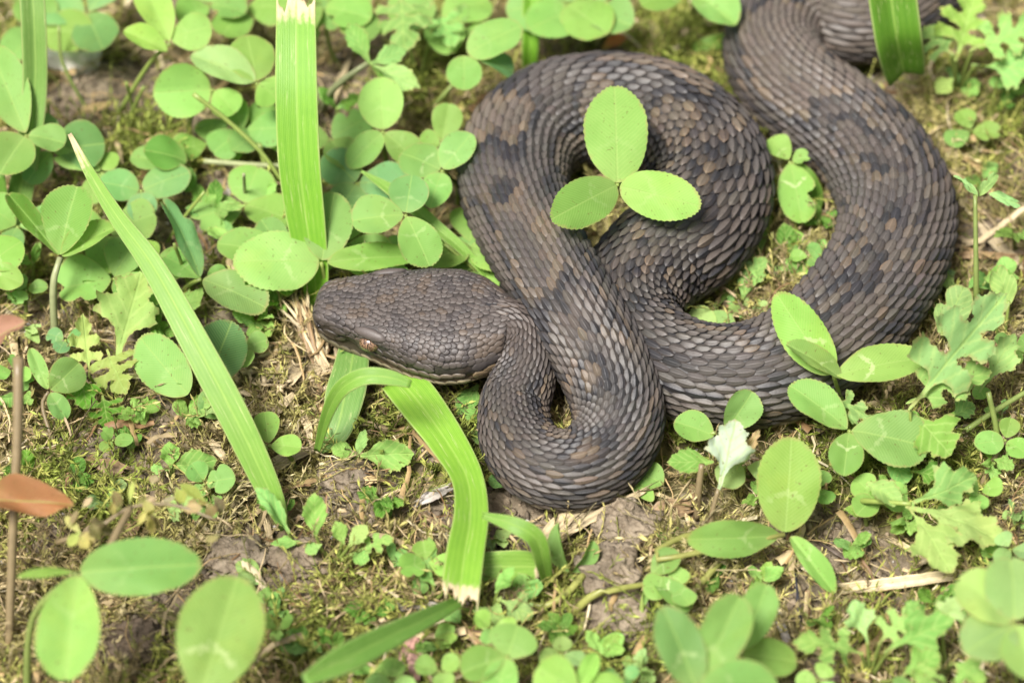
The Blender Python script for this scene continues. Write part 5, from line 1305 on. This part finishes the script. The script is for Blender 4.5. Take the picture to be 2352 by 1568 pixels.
for q in range(34):
    k = rng.random(); a, b = 170 + 320 * k + rng.normal(0, 16), 1225 - 70 * math.sin(k * 2.2) + rng.normal(0, 24)
    B = P(a, b, 3.0 + rng.normal(0, .1)); T = B + nz(rng.normal(0, 1, 3)) * rng.uniform(.25, .7)
    leaf('ragged_leaf', mt, TPL_L3[q % 2], B, T, rng.uniform(.15, .34), tint=random.choice([(.42, .36, .14), (.40, .30, .18), (.30, .34, .08), (.22, .16, .09)]), mark=0, mat=M_LOBED)
dead_leaf('pinkish curled dead leaf at the top of the tall dry stem', (-40, 800, 4.6), (58, 740, 5.1), 90, (.42, .22, .15), fold=40, wave=.1)
dead_leaf('small orange dead leaf on the straw behind the upper coil', (1385, 112, .5), (1440, 85, .8), 34, (.50, .17, .08), fold=20)

def lump(label, px, py, r, c, seed, name='soil_clod', cat='clod', mat=None, squash=.7, z=0.0, rough=.42):
    C = G(px, py) + np.array([0, 0, r * squash * .35 + z])
    nla, nlo = 60, 90
    th = np.linspace(0.02, np.pi - .02, nla); ph = np.linspace(0, 2 * np.pi, nlo, endpoint=False)
    T_, P_ = np.meshgrid(th, ph, indexing='ij')
    d = np.stack([np.sin(T_) * np.cos(P_), np.sin(T_) * np.sin(P_), np.cos(T_)], -1)
    k = 1 + rough * 2 * (fbm(d[..., 0] * 1.7 + 9, d[..., 1] * 1.7 + d[..., 2] * 1.9 + 4, seed, 5) - .5) + rough * .9 * (1 - np.abs(2 * fbm(d[..., 0] * 4 + d[..., 2] * 3, d[..., 1] * 4 - d[..., 2] * 2, seed + 5, 4) - 1) - .6) + rough * .5 * (fbm(d[..., 0] * 11 + d[..., 2] * 7, d[..., 1] * 11 - d[..., 2] * 9, seed + 8, 3) - .5)
    V = C + d * k[..., None] * r * np.array([1.1, 1.0, squash])
    i = np.arange(nla * nlo).reshape(nla, nlo)
    F = np.stack([i[:-1], i[1:], np.roll(i, -1, 1)[1:], np.roll(i, -1, 1)[:-1]], -1).reshape(-1, 4)
    f = fbm(V[..., 0] * 2, V[..., 1] * 2, seed + 3).reshape(-1, 1)
    o = mesh(name, V.reshape(-1, 3), F, mat or M_SOIL, None, base=C, colr=np.array(c) * (.7 + .6 * f))
    return tag(o, label, cat)
SOILC = (.27, .22, .155)
lump('rough grey soil clod at the end of the slender straw', 1440, 1215, .62, SOILC, 401)
lump('crumbly grey soil clod below the clod at the straw end', 1405, 1325, .62, SOILC, 402)
lump('soil clod under the arched pale runner', 1420, 1410, .60, SOILC, 403, squash=.45)
lump('dark damp soil lump near the flat toothed seedling', 790, 1105, .55, (.21, .17, .12), 404, squash=.6)
lump('rounded soil lump behind the fleshy seedling', 850, 1190, .45, SOILC, 405)
lump('brown soil lump beside the forked dry straw', 690, 1290, .55, (.24, .19, .13), 406, squash=.5)
lump('flat soil lump near the large pale oval leaflet', 545, 1285, .55, SOILC, 407, squash=.45)
lump('dark wet soil crumbs beside the large pale oval leaflet', 300, 1480, .6, (.15, .11, .075), 408, squash=.4)
lump('crusty soil lump at the corner herb rosette', 1905, 1530, .5, (.26, .2, .14), 409, squash=.5)
lump('small pale pebble in the moss at the tiny clover', 560, 1010, .16, (.35, .32, .26), 410, 'pebble', 'pebble', M_STONE, .8, rough=.15)
lump('whitish rounded stone lying behind the stalks', 172, 150, .62, (.72, .69, .63), 411, 'stone', 'stone', M_STONE, .95, z=.15, rough=.2)

for o in bpy.data.objects:
    if '_b' in o: del o['_b']
